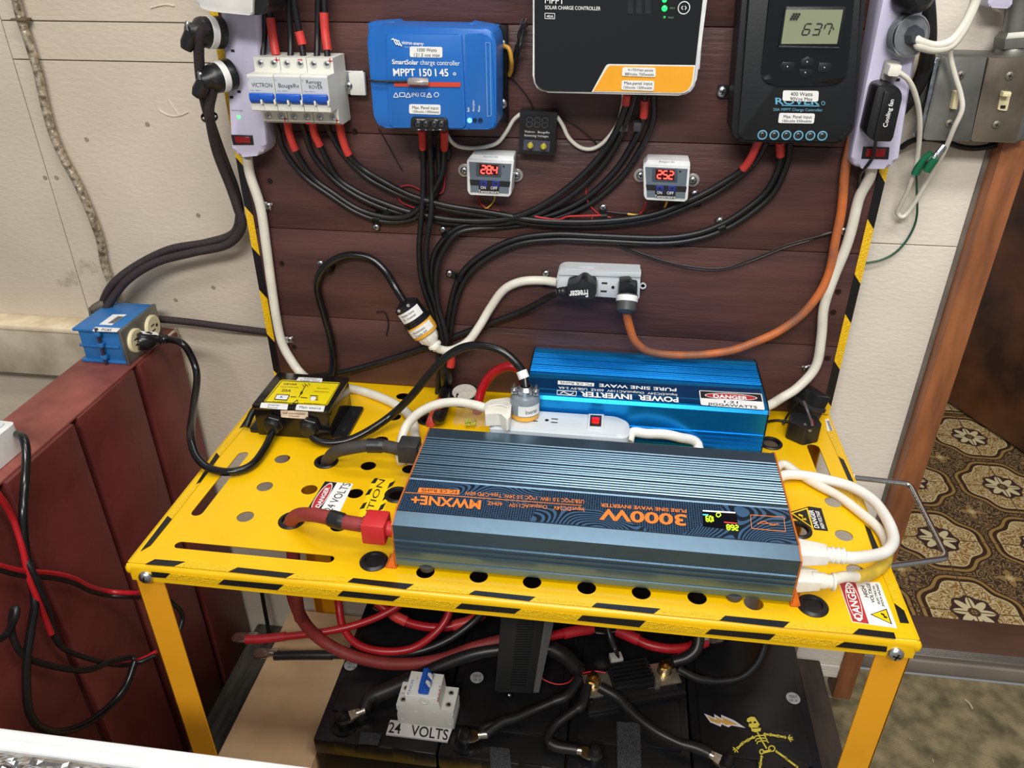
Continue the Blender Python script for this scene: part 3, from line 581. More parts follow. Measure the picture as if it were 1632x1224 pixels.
for q, a in (([(1243,103),(1248,98.5),(1267,98.5),(1265,113),(1247,113)], (1255,106)), ([(1277,94),(1287,90),(1298,94),(1297,104),(1275,104)], (1286.5,98.5)), ([(1273,110),(1296,110),(1292,121),(1284,124),(1276,120)], (1283.5,115.5)), ([(1305,99.5),(1323,99.5),(1327,104),(1323,114),(1302,114)], (1314,107.5))):
    k_ = slab('button', mat('button_black', (28, 30, 33), .3), o, q, Pk, .0012, .0015, .0004, l=.0012); polyline(k_, 'arrow_mark', WINK, [(a[0]-.8,a[1]),(a[0]+.9,a[1])], Pk, 1.6, l=.0014)
CY = mat('print_cyan', (104, 172, 200), .5, 0, 0)
txs([('ROVER', (1236,166), (1306,167), (1235.5,155.5))], PR, o, CY, bold=1); polyline(o, 'underline', CY, [(1246,168),(1306,169)], PR, 1.4)
oval(o, (1312,164.5), (3,0), (0,3.4), PR, CY, .0005); oval(o, (1312,164.5), (2,0), (0,2.4), PR, RV, .0007)
txs([('20A MPPT Charge Controller', (1232.5,176.5), (1311,177.5), (1232.5,172))], PR, o, CY)
sticker(o, [(1248,144),(1305,145),(1304,162),(1247,160.5)], PR, [('400 Watts', (1260,152.5), (1295,153), (1260,146.5)), ('90Vos Max', (1259.5,160), (1295,160.5), (1259.5,154.5))], r=.002, l=.001)
sticker(o, [(1242,180),(1299,181),(1297,197),(1240,196)], PR, [('Max. Panel input', (1249,188), (1294,188.8), (1249,183)), ('100volts 550watts', (1247,194.5), (1293,195), (1247,190.3))], r=.002, l=.001)
for i in range(6):
    c = PR(1215+i*19.1, 215-i*-.3); ring('terminal_rim', CY, o, c, (0,-1,0), .0049, .0037, .0006, 20); MB().lathe(c, (0,-1,0), [(.0037,0),(.0037,.0002),(0,.0002)], 14).out('terminal_recess', DARK, o); screw(c, (0,-1,0), .0028, o, mat('dark_steel', (90,90,92)), 'terminal_screw', h=.0008)
slab('mount_tab', RV, o, [(1144,136),(1176,136),(1176,156),(1144,156)], PB(.004), .0035, .002); screw(B(1151.5,146,.004), (0,-1,0), .0062, o)
# ================================================================ SMALL METERS
def tempctl(lab, x0, y0, val, yshift, fourth):
    t = thing('temperature_controller', lab, 'temperature controller', B(x0+37, y0+30, 0), 'temperature controllers on the backboard')
    X = lambda u, v: (x0+u, y0+v+u*.02)
    slab('case', mat('case_white', (222,224,224), .35), t, [X(0,6),X(8,-4),X(74,-3),X(75,2),X(71,57),X(68,62),X(4,58),X(1,54)], PB(.026), .024, .0015, .0012)
    slab('front_frame', mat('case_white', (222,224,224)), t, [X(0,4),X(75,6),X(69,62),X(3,60)], PB(.031), .008, .002, .0012); P = PB(.0314)
    fc = slab('front_label', mat('panel_slate', (98,110,120), .4,0,.03), t, [X(3.5,8),X(71,10),X(66.5,57),X(6,56)], P, .0006, l=.0004)
    slab('dark_band', INK, t, [X(4.5,36),X(69.5,38),X(68,47),X(5.5,45)], P, .0002, l=.0006)
    slab('display_frame', mat('frame_slate', (70,80,88), .4), t, [X(15,9),X(55,10),X(54,31),X(15,30)], P, .0016, 0, .0003, l=.0016)
    ds = slab('display', mat('display_dark_red', (60,6,10), .15, 0, 0), t, [X(20,11),X(50,12),X(49.5,28.5),X(20,27.5)], P, .0002, l=.0019)
    digits(val, X(22.5,25.5), X(50,26.5), X(23.5,13.5), P, ds, mat('red_glow', (255,60,50), .3, 0, 0, emit=5), 1.9, .28, l=.0022)
    polyline(ds, 'decimal_point', mat('red_glow', (255,60,50)), [X(39.5,26),X(41,26)], P, 1.6, l=.0022)
    for u in (20.5, 40): 
        k_ = slab('button', mat('button_blue', (36,48,130), .4), t, [X(u,37),X(u+12.5,37.5),X(u+12,47),X(u,46.5)], P, .001, 0, .0003, l=.0012)
        slab('arrow_mark', INK, k_, [X(u+3,44),X(u+9,44),X(u+6,39)] if u < 30 else [X(u+3,40),X(u+9,40),X(u+6,45)], P, .0002, l=.0014, smooth=False)
    slab('black_label', INK, t, [X(19,43),X(52,44),X(51,57.5),X(19,56.5)], P, .0002, l=.0009)
    txs([('ON', X(22,50.5), X(30,50.8), X(22,46)), ('OFF', X(38,51), X(48.5,51.3), X(38,46.2)), ('Temperature', X(18.5,56.5), X(51,57.3), X(18.5,52))], P, t, WINK, l=.0013)
    if fourth: txs([(fourth, X(26,-.2), X(50,0), X(26,-2.5))], PB(.0265), t, mat('grey_ink', (90,100,120)), l=.0003)
    MB().lathe(P(*X(59,14)), (0,-1,0), [(.0014,0),(.001,.0008),(0,.001)], 10).out('status_lamp', DARK, t)
    for u, v in ((-4, 22), (79, 28)):
        c = B(*X(u, v), .003); MB().lathe(c+V((0,.003,0)), (0,-1,0), [(.0078,0),(.0078,.0022),(.0066,.003),(0,.003)], 16).out('mount_ear', mat('clear_plastic', (200,196,190), .15, 0, .1, 80, trans=.5), t)
        screw(c, (0,-1,0), .0048, t)
tempctl('left white temperature controller under the voltage meter, red display reading 28.4', 744, 250, '284', 0, 'Victron 12v')
tempctl('right white temperature controller near the orange corner, red display reading 25.2', 1025, 258, '252', 0, 'Bougerv 12v')
o = thing('voltage_meter', 'small black voltage meter with two yellow knobs, below the black glass controller', 'meter', B(857, 215, 0))
slab('case', BLK, o, [(829,176),(888,179),(884,248),(826,244)], PB(.018), .017, .001, .001)
Pm = PB(.0184); slab('display', mat('display_off', (32,33,35), .12), o, [(836,183),(876,185),(874,205),(835,203)], Pm, .0004, l=.0004)
digits('888', (839,202), (876,203.5), (840,187), Pm, o, mat('unlit_seg', (64,62,62), .4), 1.8, .3, l=.0006)
txs([('Victron   BougeRv', (836,211), (876,213), (836,207.5)), ('Incoming Voltages', (836,217), (874,219), (836,213.5))], Pm, o, WINK, l=.0004)
slab('knob_plate', mat('plate_slate', (74,74,86), .35), o, [(835,222),(877,225),(875,242),(834,239)], Pm, .0004, l=.0006)
for x, y in ((846,230.5), (867,232)):
    c = Pm(x, y, .0004); MB().cyl(c, c+V((0,-.004,0)), .0042, .0038, 14).out('knob_nut', STEEL, o); MB().lathe(c+V((0,-.003,0)), (0,-1,0), [(.0031,0),(.0031,.004),(.002,.0055),(0,.0055)], 14).out('knob', mat('knob_yellow', (196,180,50), .35, .2), o)
# ================================================================ POWER STRIPS
def socket(parent, c, ex, ey, n, s=1, m=None, rot=0):
    """one grounded outlet: two slots and a round hole, recessed marks"""
    c = V(c); b = MB(); 
    for dx in (-.0033*s, .0033*s): q = c+ex*dx+ey*.0025*s; b.prism([q+ex*-.0007*s+ey*-.0035*s, q+ex*.0007*s+ey*-.0035*s, q+ex*.0007*s+ey*.0035*s, q+ex*-.0007*s+ey*.0035*s], n*.0003)
    q = c-ey*.0055*s; b.prism([q+ex*math.cos(t)*.0021*s+ey*math.sin(t)*.0021*s for t in [i*math.pi/5 for i in range(10)]], n*.0003)
    return b.out('outlet_slots', DARK, parent, False)
def rocker(parent, quad4, P, l=0):
    slab('switch_frame', BLK, parent, quad4, P, .002, 0, .0004, l=l+.0012)
    cx = sum(p[0] for p in quad4)/4; cy = sum(p[1] for p in quad4)/4; q = [((x-cx)*.72+cx, (y-cy)*.66+cy) for x, y in quad4]
    slab('rocker_switch', mat('switch_red', (120,14,18), .2, 0, .1, 60, emit=.15), parent, q, P, .002, 0, .0006, l=l+.0024)
o = thing('power_strip', 'lavender white power strip at the left backboard edge with two black plugs', 'power strip', B(395, 200, 0))
PL = PB(.032)
slab('housing', LAV, o, [(340,-80),(405,-80),(425,247),(372,252)], PL, .03, [0,0,.012,.012], .006)
Q = PB(.0322); rocker(o, [(368,215),(402,216),(404,231),(371,231)], Q)
MB().lathe(Q(380.5,186.5), (0,-1,0), [(.0022,0),(.0018,.0006),(0,.001)], 12).out('status_lamp', mat('green_lamp', (90,230,130), .3, 0, 0, emit=1.5), o)
txs([('PROTECTED', (369,176.5), (387,177.5), (369,174.5))], Q, o, mat('grey_ink', (90,100,120)))
for x, y in ((371,81),(381,146),(369,155)): c = Q(x, y); MB().box(c+V((-.002,-.0003,-.0013)), c+V((.002,.0002,.0013))).out('outlet_slot', DARK, o, False)
def roundplug(lab, cx, cy, tilt, r, cordm, exit_, off=.034, body=BLK, lblm=LBL, group=None):
    """heavy round plug pushed into a strip: collar, label band, strain clamp with screws"""
    t = thing('power_plug', lab, 'plug', B(cx, cy, off), group); c = B(cx, cy, off); ax = V(tilt).normalized()
    MB().lathe(c, ax, [(r,0),(r,.006),(r*.94,.008),(r*.94,.022),(r*.86,.026),(r*.6,.030),(r*.45,.038),(0,.038)], 28).out('plug_body', body, t)
    MB().lathe(c, ax, [(r*.96,.009),(r*1.0,.0095),(r*1.0,.0165),(r*.96,.017)], 28, False).out('label_band', lblm, t)
    e = c+ax*.036; MB().lathe(e-ax*.004, exit_, [(r*.5,0),(r*.5,.014),(r*.36,.020),(0,.020)], 16).out('cord_clamp', body, t)
    u = V((0,0,1)); 
    for s_ in (-1, 1): q = e+u*s_*r*.45; screw(q, ax, .0035, t, h=.003)
    MB().box(e+V((-.0015,-.004,-r*.5)), e+V((.0015,.001,r*.5)), .0005).out('clamp_bar', STEEL, t)
    return t
p1 = roundplug('upper round black plug with braided cord in the left power strip', 352, 52, (-.55,-.8,.1), .0165, None, (-.5,-.1,-.8), .034, group='round black plugs in the left power strip')
p2 = roundplug('lower round black plug with exposed cord clamp in the left power strip', 368, 118, (-.55,-.8,-.1), .0165, None, (-.6,-.1,-.8), .034, group='round black plugs in the left power strip')
cable('braided_cord', 'dark braided cord from the upper round plug down to the blue outlet box', 'cord', bpx([(328,42,.065),(319,58,.062),(317,90,.055),(322,140,.045),(334,190,.03),(355,250,.01),(374,300,-.005),(382,340,-.01),(372,372,-.015),(330,387,-.015),(270,398,-.015),(215,425,-.01),(178,455,.0),(160,492,.0)]), .0056, BRAID)
cable('braided_cord', 'dark braided cord from the lower round plug down to the blue outlet box', 'cord', bpx([(345,125,.06),(338,150,.052),(334,182,.045),(345,240,.022),(366,295,.006),(378,330,.002),(386,362,-.002),(362,390,-.005),(310,402,-.005),(250,418,-.004),(205,445,.0),(180,475,.005),(168,495,.01)]), .0056, BRAID)
cable('braided_cord', 'dark braided cord running low behind the blue outlet box to the backboard', 'cord', [Yp(250,508,.40), Yp(300,513,.405), Yp(360,521,.405), Yp(415,528,.412), Yp(440,531,.412)], .0052, BRAID)
o = thing('wall_adapter', 'rounded white and black adapter above the left power strip, cut by the frame', 'adapter', B(370, 10, .05))
slab('white_half', mat('adapter_white', (222,222,218), .3), o, [(300,-60),(405,-60),(402,25),(330,18),(310,5)], PB(.085), .05, [0,0,.003,.014,.01], .006)
slab('black_half', BLK, o, [(398,-60),(428,-60),(428,14),(418,24),(399,25)], PB(.08), .045, [0,0,.004,.006,0], .004)
o = thing('power_strip', 'lavender white power strip at the right backboard edge with a clear plug', 'power strip', B(1430, 140, 0))
slab('housing', LAV, o, [(1413,-80),(1490,-80),(1428,270),(1354,268)], PB(.032), .03, [0,0,.012,.012], .006)
Q = PB(.0322); rocker(o, [(1376,234),(1418,235),(1416,254),(1373,253)], Q)
for x, y in ((1457,16),(1438,25),(1440,91),(1431,127)): c = Q(x, y); MB().box(c+V((-.002,-.0003,-.0013)), c+V((.002,.0002,.0013))).out('outlet_slot', DARK, o, False)
o = thing('plug_adapter', 'black cooling fan plug with white lettering in the right power strip', 'plug', B(1410, 180, .034))
slab('adapter_body', BLK, o, [(1398,138),(1410,134),(1430,137),(1439,150),(1422,226),(1392,225),(1380,215)], PB(.062), .028, [.004]*7, .002)
slab('raised_top', BLK, o, [(1410,145),(1430,146),(1437,152),(1421,226),(1393,224)], PB(.065), .005, .002, .001)
txs([('Cooling fan', (1413.5,203), (1425,159), (1406.5,202))], PB(.0652), o, WINK, bold=.6)
sub(o, 'cord', bpx([(1396,222,.055),(1394,236,.045),(1391,250,.04),(1382,264,.036),(1371,278,.02),(1368,300,.008),(1364,330,.005)]), .0018, BLK)
o = thing('power_plug', 'transparent round plug with a cream cord in the right power strip', 'plug', B(1443, 57, .034))
CLR = mat('clear_plastic', (200,196,190)); ax = V((.35,-.9,.1)).normalized(); c = B(1442, 57, .034)
MB().lathe(c, ax, [(.0205,0),(.0205,.006),(.019,.010),(.016,.011)], 30).out('clear_body', mat('clear_smoke', (170,176,180), .08, .1, .1, 90, trans=.6), o)
MB().lathe(c+ax*.008, ax, [(.0195,0),(.0198,.001),(.0195,.0025),(.018,.003)], 30, False).out('metal_rim', CHR, o)
MB().lathe(c+ax*.009, ax, [(.010,0),(.009,.006),(.0075,.010),(0,.010)], 8).out('core', mat('core_grey', (70,74,80), .35, .2), o); screw(c+ax*.011+V((-.013,0,0)), ax, .003, o)
e = c+ax*.014
for k in (0, 1): cable('twin_cord', ('upper', 'lower')[k]+' cream cord leaving the transparent round plug towards the upper right', 'cord', [e+V((k*.004,0,-k*.005)), B(1465, 66+k*7, .05), B(1490, 73+k*6, .045), B(1515, 66+k*7, .04), B(1535, 42+k*6, .038), B(1551, 10+k*4, .036), B(1567, -30, .036)], .0042, CORDW)
o = thing('power_plug', 'small white two prong plug below the transparent plug', 'plug', B(1425, 110, .034))
slab('plug_base', mat('clear_plastic', (200,196,190)), o, [(1412,96),(1436,97),(1430,128),(1404,128)], PB(.038), .008, .002, .001)
slab('plug_body', mat('cream_plug', (226,222,210), .35), o, [(1420,103),(1438,104),(1433,122),(1414,121)], PB(.052), .018, .0015, .001)
cable('thin_cord', 'thin white cord dropping from the small plug and looping on the wall', 'cord', bpx([(1432,115,.05),(1448,128,.045),(1460,155,.035),(1466,195,.02),(1462,250,.0),(1450,295,-.01),(1436,325,-.02),(1430,338,-.025),(1438,346,-.025),(1452,332,-.025),(1480,285,-.015),(1503,245,-.0),(1520,205,.014),(1533,175,.020),(1531,150,.020),(1522,120,.020),(1514,85,.020),(1520,62,.02),(1540,30,.025),(1558,-20,.03)]), .0026, CORDW)
cable('black_cord', 'thick black cord curving down behind the clear plug at the right strip', 'cord', bpx([(1472,-40,.02),(1479,20,.015),(1480,70,.01),(1473,110,.002),(1458,145,-.004),(1435,175,-.006),(1415,190,-.006)]), .0075, BLK)
o = thing('power_plug', 'black plug at the top of the right power strip, cut by the frame', 'plug', B(1448, 0, .034))
MB().lathe(B(1448,-8,.034), (.2,-1,.1), [(.017,0),(.016,.02),(.01,.028),(0,.028)], 24).out('plug_body', BLK, o)
# three outlet block in the middle
o = thing('outlet_block', 'white three outlet block on the lower middle of the backboard', 'power strip', B(955, 450, 0))
WS = mat('white_plastic_cool', (206,212,216), .35, 0, .02, 30)
slab('housing', WS, o, [(888,433),(898,428),(1021,433),(1019,478),(887,468)], PB(.024), .023, [.006,.006,.002,.003,.003], .002)
slab('top_lip', WS, o, [(892,430),(1022,434),(1021,442),(890,438)], PB(.027), .01, .001, .0012)
slab('outlet_face', WS, o, [(890,443),(1017,448),(1013,477),(889,467)], PB(.028), .008, .002, .0012)
slab('top_tab', WS, o, [(921,427),(947,427.5),(947,432),(921,431)], PB(.02), .01, 0, .0006)
Q = PB(.0285)
for x, y, x2 in ((959,451,968), (957,464,967)): polyline(o, 'outlet_slot', DARK, [(x,y),(x2,y+.5)], Q, 2.4, l=.0003)
oval(o, (977,458), (2.6,0), (0,2.4), Q, DARK, .0003, 'ground_hole')
polyline(o, 'face_seam', mat('seam_grey', (140,140,134)), [(953,446),(952,472)], Q, .7, l=.0002); polyline(o, 'face_seam', mat('seam_grey', (140,140,134)), [(986,448),(984,474)], Q, .7, l=.0002)
MB().lathe(B(1024.5,455,.003), (0,-1,0), [(.0042,0),(.0042,.002),(.0025,.002),(.0025,0)], 14).out('mount_ear', WS, o)
o = thing('power_plug', 'black plug lettered Freezer in the white outlet block', 'plug', B(925, 462, .03))
slab('plug_body', mat('soft_black', (26,27,30), .42), o, [(903,455),(920,451),(928,445),(935,446),(939,450),(950,455),(951,468),(945,477),(925,476),(906,474)], PB(.05), .024, .003, .004)
txs([('Freezer', (937,462), (907,464), (937.5,473.5))], PB(.0502), o, WINK, bold=1.4)
MB().tube([PB(.042)(908,464), PB(.042)(897,464.5), PB(.04)(887,466)], .0058, 12, rf=lambda t: .0062-.001*t+.0005*math.sin(t*30)).out('strain_relief', mat('soft_black', (26,27,30)), o)
o = thing('power_plug', 'grey black angled plug with orange cord in the white outlet block', 'plug', B(1000, 470, .03))
slab('plug_body', BLK, o, [(987,451),(1004,450),(1007,456),(1016,457),(1015,478),(985,476)], PB(.048), .02, .002, .002)
c = B(1000, 470, .045); ax = V((.0,-.65,-.75)).normalized(); c2 = B(999, 482, .05); MB().lathe(c, c2-c, [(.0125,0),(.0125,.008),(.0118,.012),(.0118,.019),(.007,.022),(0,.022)], 24).out('plug_collar', mat('worn_grey_rubber', (66,72,72), .5, 0, .15, 60), o)
MB().lathe(c+(c2-c).normalized()*.0015, c2-c, [(.0127,0),(.0129,.0005),(.0129,.0065),(.0127,.007)], 24, False).out('label_band', LBL, o)
# ================================================================ CABLES ON THE BOARD
KC = .0036
def bc(lab, pts, off=.007, r=KC, m=RUB, cat='cable', name='black_cable', group=None): return cable(name, lab, cat, bpx(pts, off), r, m, group)
def sleeve(parent, pts, r=.0046, m=REDS, name='red_sleeve', path=None):
    q = bpx(pts)
    if path:
        sm = sample(bpx(path, .008), 10); ia, ib = [min(range(len(sm)), key=lambda i: (sm[i]-e).length) for e in (q[0], q[-1])]
        ia, ib = min(ia, ib), max(ia, ib); q = sm[ia:ib+1] if ib-ia > 1 else q
    return MB().tube(q, r, 12, raw=bool(path)).out(name, m, parent)
g = 'breaker cables'
for pts, lab, sl in (
 ([(437,190,.03),(443,206,.018),(452,238,.012),(483,280),(525,311),(567,338),(607,352),(642,353),(669,343),(690,318),(700,285),(699,240,.014),(697,207,.05)], 'black cable from under the left breaker swinging up to the blue controller', None),
 ([(457,190,.03),(461,212,.018),(473,243,.013),(499,283),(529,306),(569,332),(609,345,.01),(641,346,.011),(664,335,.012),(688,309,.012),(705,275,.012),(708,240,.016),(708,207,.05)], 'black cable with red sleeve from the left breaker up to the blue controller', [[(457,193,.029),(461,212,.0185),(466,228,.015),(472,241,.0135)], [(708,234,.018),(708,207,.05)]]),
 ([(479,190,.03),(486,210,.018),(498,245,.012),(526,281),(564,310),(612,332),(662,345,.004),(720,356,.004),(790,357,.006),(850,344,.008),(908,313,.010),(955,270,.010),(985,225,.012),(1003,180,.02),(1012,150,.03)], 'black cable from the middle breaker crossing right to the black glass controller', None),
 ([(497,190,.03),(501,212,.018),(512,236,.013),(537,282),(571,306),(612,324,.01),(655,338,.009),(720,350,.009),(790,351,.011),(846,336,.013),(900,303,.014),(945,262,.014),(976,220,.015),(995,175,.022),(1000,150,.03)], 'black cable with dark red sleeve from the middle breaker to the glass controller', [[(497,193,.029),(501,211,.0185),(505,222,.016),(511,233,.0135)], [(998,167,.024),(1000,150,.03)]]),
 ([(519,190,.03),(527,212,.018),(545,243,.012),(577,277),(611,298,.009),(655,317,.009),(715,334,.012),(780,344,.009),(855,357,.006),(950,359,.007),(1040,349),(1100,327,.009),(1150,302,.010),(1200,262,.014),(1222,225,.03)], 'black cable from the right breaker crossing to the matte black controller', None),
 ([(541,190,.03),(544,214,.018),(556,247,.013),(580,270),(615,291,.013),(658,312,.013),(715,328,.015),(780,338,.013),(855,351,.011),(950,353,.012),(1036,343,.012),(1097,320,.013),(1142,297,.013),(1187,266,.016),(1211,222,.034)], 'black cable with red sleeves from the right breaker to the matte black controller', [[(541,193,.029),(544,214,.0185),(549,232,.0155),(556,247,.0135)], [(1184,269,.0165),(1200,248,.022),(1210,224,.033)]])):
    o = bc(lab, pts, .008, group=g)
    for q in sl or (): sleeve(o, q, path=pts)
g = 'battery cables down the board'
for pts, lab, sl in (
 ([(672,205,.05),(674,236,.018),(675,290,.012),(672,340,.016),(668,400,.012),(673,450,.010),(690,500,.012),(706,545,.014),(708,590,.012),(706,640,.012),(704,690,.008)], 'black battery cable with red sleeve hanging below the blue controller', [[(672,207,.05),(673,220,.028),(674,236,.019)]]),
 ([(685,205,.05),(686,240,.020),(688,290,.012),(687,340,.018),(679,400,.016),(683,450,.013),(698,500,.014),(713,540,.015),(714,590,.012),(713,640,.012),(708,690,.008)], 'black printed battery cable hanging beside the red sleeved one', None),
 ([(1028,150,.03),(1025,190,.016),(1010,225,.008),(980,272,.005),(930,318,.004),(870,345,.004),(800,354,.003),(735,361,.006),(700,390,.008),(688,425,.008),(690,475,.010),(702,525,.018),(708,560,.02)], 'black battery cable with red sleeve from the glass controller bending down at the left screw', [[(1027,160,.028),(1026,173,.02),(1023,186,.017)]]),
 ([(1042,150,.03),(1041,190,.016),(1022,235,.008),(988,285,.005),(935,328,.004),(870,352,.002),(800,362,.002),(735,369,.012),(709,396,.014),(696,430,.014),(697,480,.014),(710,530,.02),(714,566,.02)], 'outermost black battery cable from the glass controller bending down at the left screw', None),
 ([(1243,225,.034),(1242,262,.012),(1222,304),(1185,336),(1148,358),(1105,373),(1050,379),(960,376),(880,373),(815,383),(758,413),(730,446),(717,490),(710,540),(706,580)], 'black cable with short red sleeve from the matte controller looping low to the junction', [[(1243,228,.034),(1243,236,.025),(1243,247,.018)]]),
 ([(1259,225,.034),(1254,262,.012),(1232,308),(1193,343),(1152,367),(1106,382),(1050,388),(960,384),(880,382),(818,391),(765,420),(738,452),(724,494),(716,545),(712,585)], 'lowest black cable from the matte controller looping low to the junction', None)):
    o = bc(lab, pts, .008, group=g)
    for q in sl or (): sleeve(o, q, path=pts)
def clamp(x, y, cx, cy, lab, white=False, w=10, h=7):
    t = thing('cable_clamp', lab, 'cable clamp', B(x, y, 0), 'screwed cable clamps on the backboard')
    screw(B(x, y, .003), (0,-1,0), .0045, t)
    m = mat('clear_white_nylon', (196,190,176), .35) if white else BLK
    a, c = B(x, y, .0015), B(cx, cy, .008); d = c-a; d.y = 0; L_ = d.length; d.normalize(); s = V((-d.z, 0, d.x))
    MB().prism([a-d*.004+s*.0045, a-d*.004-s*.0045, c+d*.002-s*.0045, c+d*.002+s*.0045], (0,.0012,0), .0003).out('tab', m, t)
    R_ = .0068 if white else .0075; b = MB(); n = 8; pts = [V((c.x, .3795, c.z))+d*(R_*math.cos(k))+V((0,-1,0))*max(0, R_*1.6*math.sin(k)) for k in [math.pi*i/n for i in range(n+1)]]
    q = [p-s*.0042 for p in pts]; v0 = [b.b.verts.new(p) for p in q]; v1 = [b.b.verts.new(p+s*.0084) for p in q]
    for i in range(n): b.b.faces.new([v0[i], v0[i+1], v1[i+1], v1[i]])
    geo = list(b.b.faces); bmesh.ops.solidify(b.b, geom=geo, thickness=.0012); b.out('loop', m, t)
for a in ((428,328,413,326,'white clamp on the left white cord, upper',True),(462,541,448,543,'white clamp on the left white cord, lower',True),(616,330,618,338,'black clamp under the breaker cables, upper of two'),
          (600,362,600,349,'black clamp under the breaker cables, lower of two'),(706,366,713,376,'black clamp at the bend right of the vertical cables, upper'),(716,436,733,442,'black clamp at the bend right of the vertical cables, lower'),
          (511,420,522,427,'black clamp on the looping black cord'),(961,331,962,345,'black clamp left of the right temperature controller wires'),(1107,309,1110,322,'black clamp right of the temperature controller'),
          (1147,352,1151,363,'black clamp on the lower loop under the matte controller'),(870,436,871,450,'black clamp left of the white outlet block'),(1344,368,1357,371,'clear clamp on the right white cord, upper',True),(1285,587,1299,586,'clear clamp on the right white cord, lower',True)): clamp(*a)
cable('white_cord', 'thick white cord from the left power strip down behind the yellow labelled box', 'cord', bpx([(394,250,.02),(399,280,.012),(415,330,.009),(424,390),(432,450),(441,510),(450,548),(466,577,.012),(482,597,.02)], .008)+[Zp(505,612,.03), Zp(560,620,.006), Zp(600,631,.006), Zp(636,648,.006), Zp(657,670,.006), Zp(661,700,.006), Zp(655,735,.005)], .0062, CORDW)
cable('white_cord', 'thick white cord from the right power strip down to the blue inverter end', 'cord', bpx([(1391,262,.02),(1385,285,.012),(1369,316,.009),(1357,365),(1346,400),(1328,444),(1313,490),(1309,536),(1300,584,.012),(1272,617,.02),(1246,634,.03)], .009)+[Zp(1228,645,.04), Zp(1205,655,.04)], .0060, CORDW)
OR = mat('worn_orange_cord', (180,96,44), .55, 0, .3, 30, .1, 200, col2=(120,84,66))
cable('orange_cord', 'worn orange extension cord hanging from the outlet block and rising at the right', 'cord', bpx([(1372,150,.004),(1361,205,.006),(1353,240),(1347,270),(1341,335),(1331,385),(1322,432,.010),(1306,467,.012),(1277,502,.014),(1241,528,.018),(1204,545,.022),(1168,558,.026),(1123,565,.03),(1076,566,.034),(1036,561,.038),(1013,545,.042),(1003,520,.045),(999,500,.048),(999,488,.052)], .010), .0052, OR)
cable('white_cord', 'white cord from the outlet block curving down to the inline connector', 'cord', bpx([(888,450,.012),(862,447,.008),(830,449),(803,462),(782,490),(764,520,.016),(745,545,.024),(720,558,.034),(702,557,.04),(694,552,.044)], .009), .0056, CORDW)
cable('black_cord', 'flat black freezer cord sloping from the outlet block down left', 'cord', bpx([(889,466,.04),(868,477,.02),(830,497,.010),(760,523,.004),(700,546,.004),(630,570,.004),(560,590,.006),(520,598,.012)], .01)+[Zp(470,606,.035), Zp(430,628,.03), Zp(404,655,.02), Zp(392,680,.008)], .0042, RUB)
cable('black_cord', 'glossy black cord looping up over the clamp into the inline connector', 'cord', bpx([(527,600,.02),(531,575,.012),(527,540),(516,500),(506,462),(510,437),(527,418,.009),(555,407),(588,411),(612,430,.012),(630,458,.018),(646,484,.03)], .008), .0050, mat('glossy_black_cord', (18,18,20), .22))
o = thing('inline_connector', 'black and yellow inline plug connector with white labels on the lower backboard', 'connector', B(668, 515, .03))
c0, c1 = B(643, 480, .034), B(697, 556, .036); ax = (c1-c0).normalized(); L_ = (c1-c0).length
def seg(n, m, prof, k=28): return MB().lathe(c0, ax, [(r, h*L_) for r, h in prof], k).out(n, m, o)
seg('black_shell', mat('glossy_black', (22,22,26), .25), [(.008,.0),(.014,.05),(.0165,.08),(.0168,.36),(.0185,.37),(.0185,.42),(.014,.42)])
seg('yellow_shell', mat('connector_yellow', (232,172,60), .4), [(.0172,.42),(.0178,.44),(.0178,.60),(.0168,.66),(.011,.66)])
seg('white_plug', mat('plug_white', (232,230,222), .35), [(.0135,.655),(.0135,.70),(.0115,.80),(.008,.86),(.007,.88),(.009,.90),(.009,.94),(.0068,.96),(.0062,1.0)])
for k in range(6):
    t_ = k*math.pi/3; u = ax.orthogonal().normalized(); v = ax.cross(u); rd = u*math.cos(t_)+v*math.sin(t_); MB().tube([c0+ax*L_*.665+rd*.0135, c0+ax*L_*.78+rd*.0118], .0012, 6).out('grip_rib', mat('plug_white', (232,230,222)), o)
out = V((0,-1,.25)); out = (out-ax*out.dot(ax)).normalized(); sd = ax.cross(out)
def wraplabel(parent, h0, h1, r, a0, a1, m=LBL, name='label'):
    b = MB(); n = 8; A = []
    for h in (h0, h1): A.append([b.b.verts.new(c0+ax*L_*h+(out*math.cos(a0+(a1-a0)*i/n)+sd*math.sin(a0+(a1-a0)*i/n))*r) for i in range(n+1)])
    for i in range(n): b.b.faces.new([A[0][i], A[0][i+1], A[1][i+1], A[1][i]])
    return b.out(name, m, parent)
for h0, h1, r, tx_ in ((.13,.31,.0172,['Mobile home','B - Inverter']),(.46,.60,.0182,['Automatic','Transfer SW'])):
    lb = wraplabel(o, h0, h1, r, -1.1, .9)
    f = c0+ax*L_*h0+out*(r+.0003); PW = lambda u, v, l=0: f+sd*u+ax*(v)+out*(l-max(0,(u*u)/(2*r))*1.02)
    for i, s_ in enumerate(tx_): txs([(s_, (.009,.006+.005*i-.001), (-.009,.006+.005*i-.001), (.009,.003+.005*i-.001))], lambda x, y, l=0: f+sd*x+ax*y+out*(l-(1-math.cos(min(1.2,abs(x)/r)))*r), lb, l=.0005)
for s_ in (-1, 1): q = c0+ax*L_*.06+sd*s_*.007+out*.008; MB().cyl(q-sd*.0, q+out*.008, .0022, n=8).out('clamp_screw', STEEL, o)
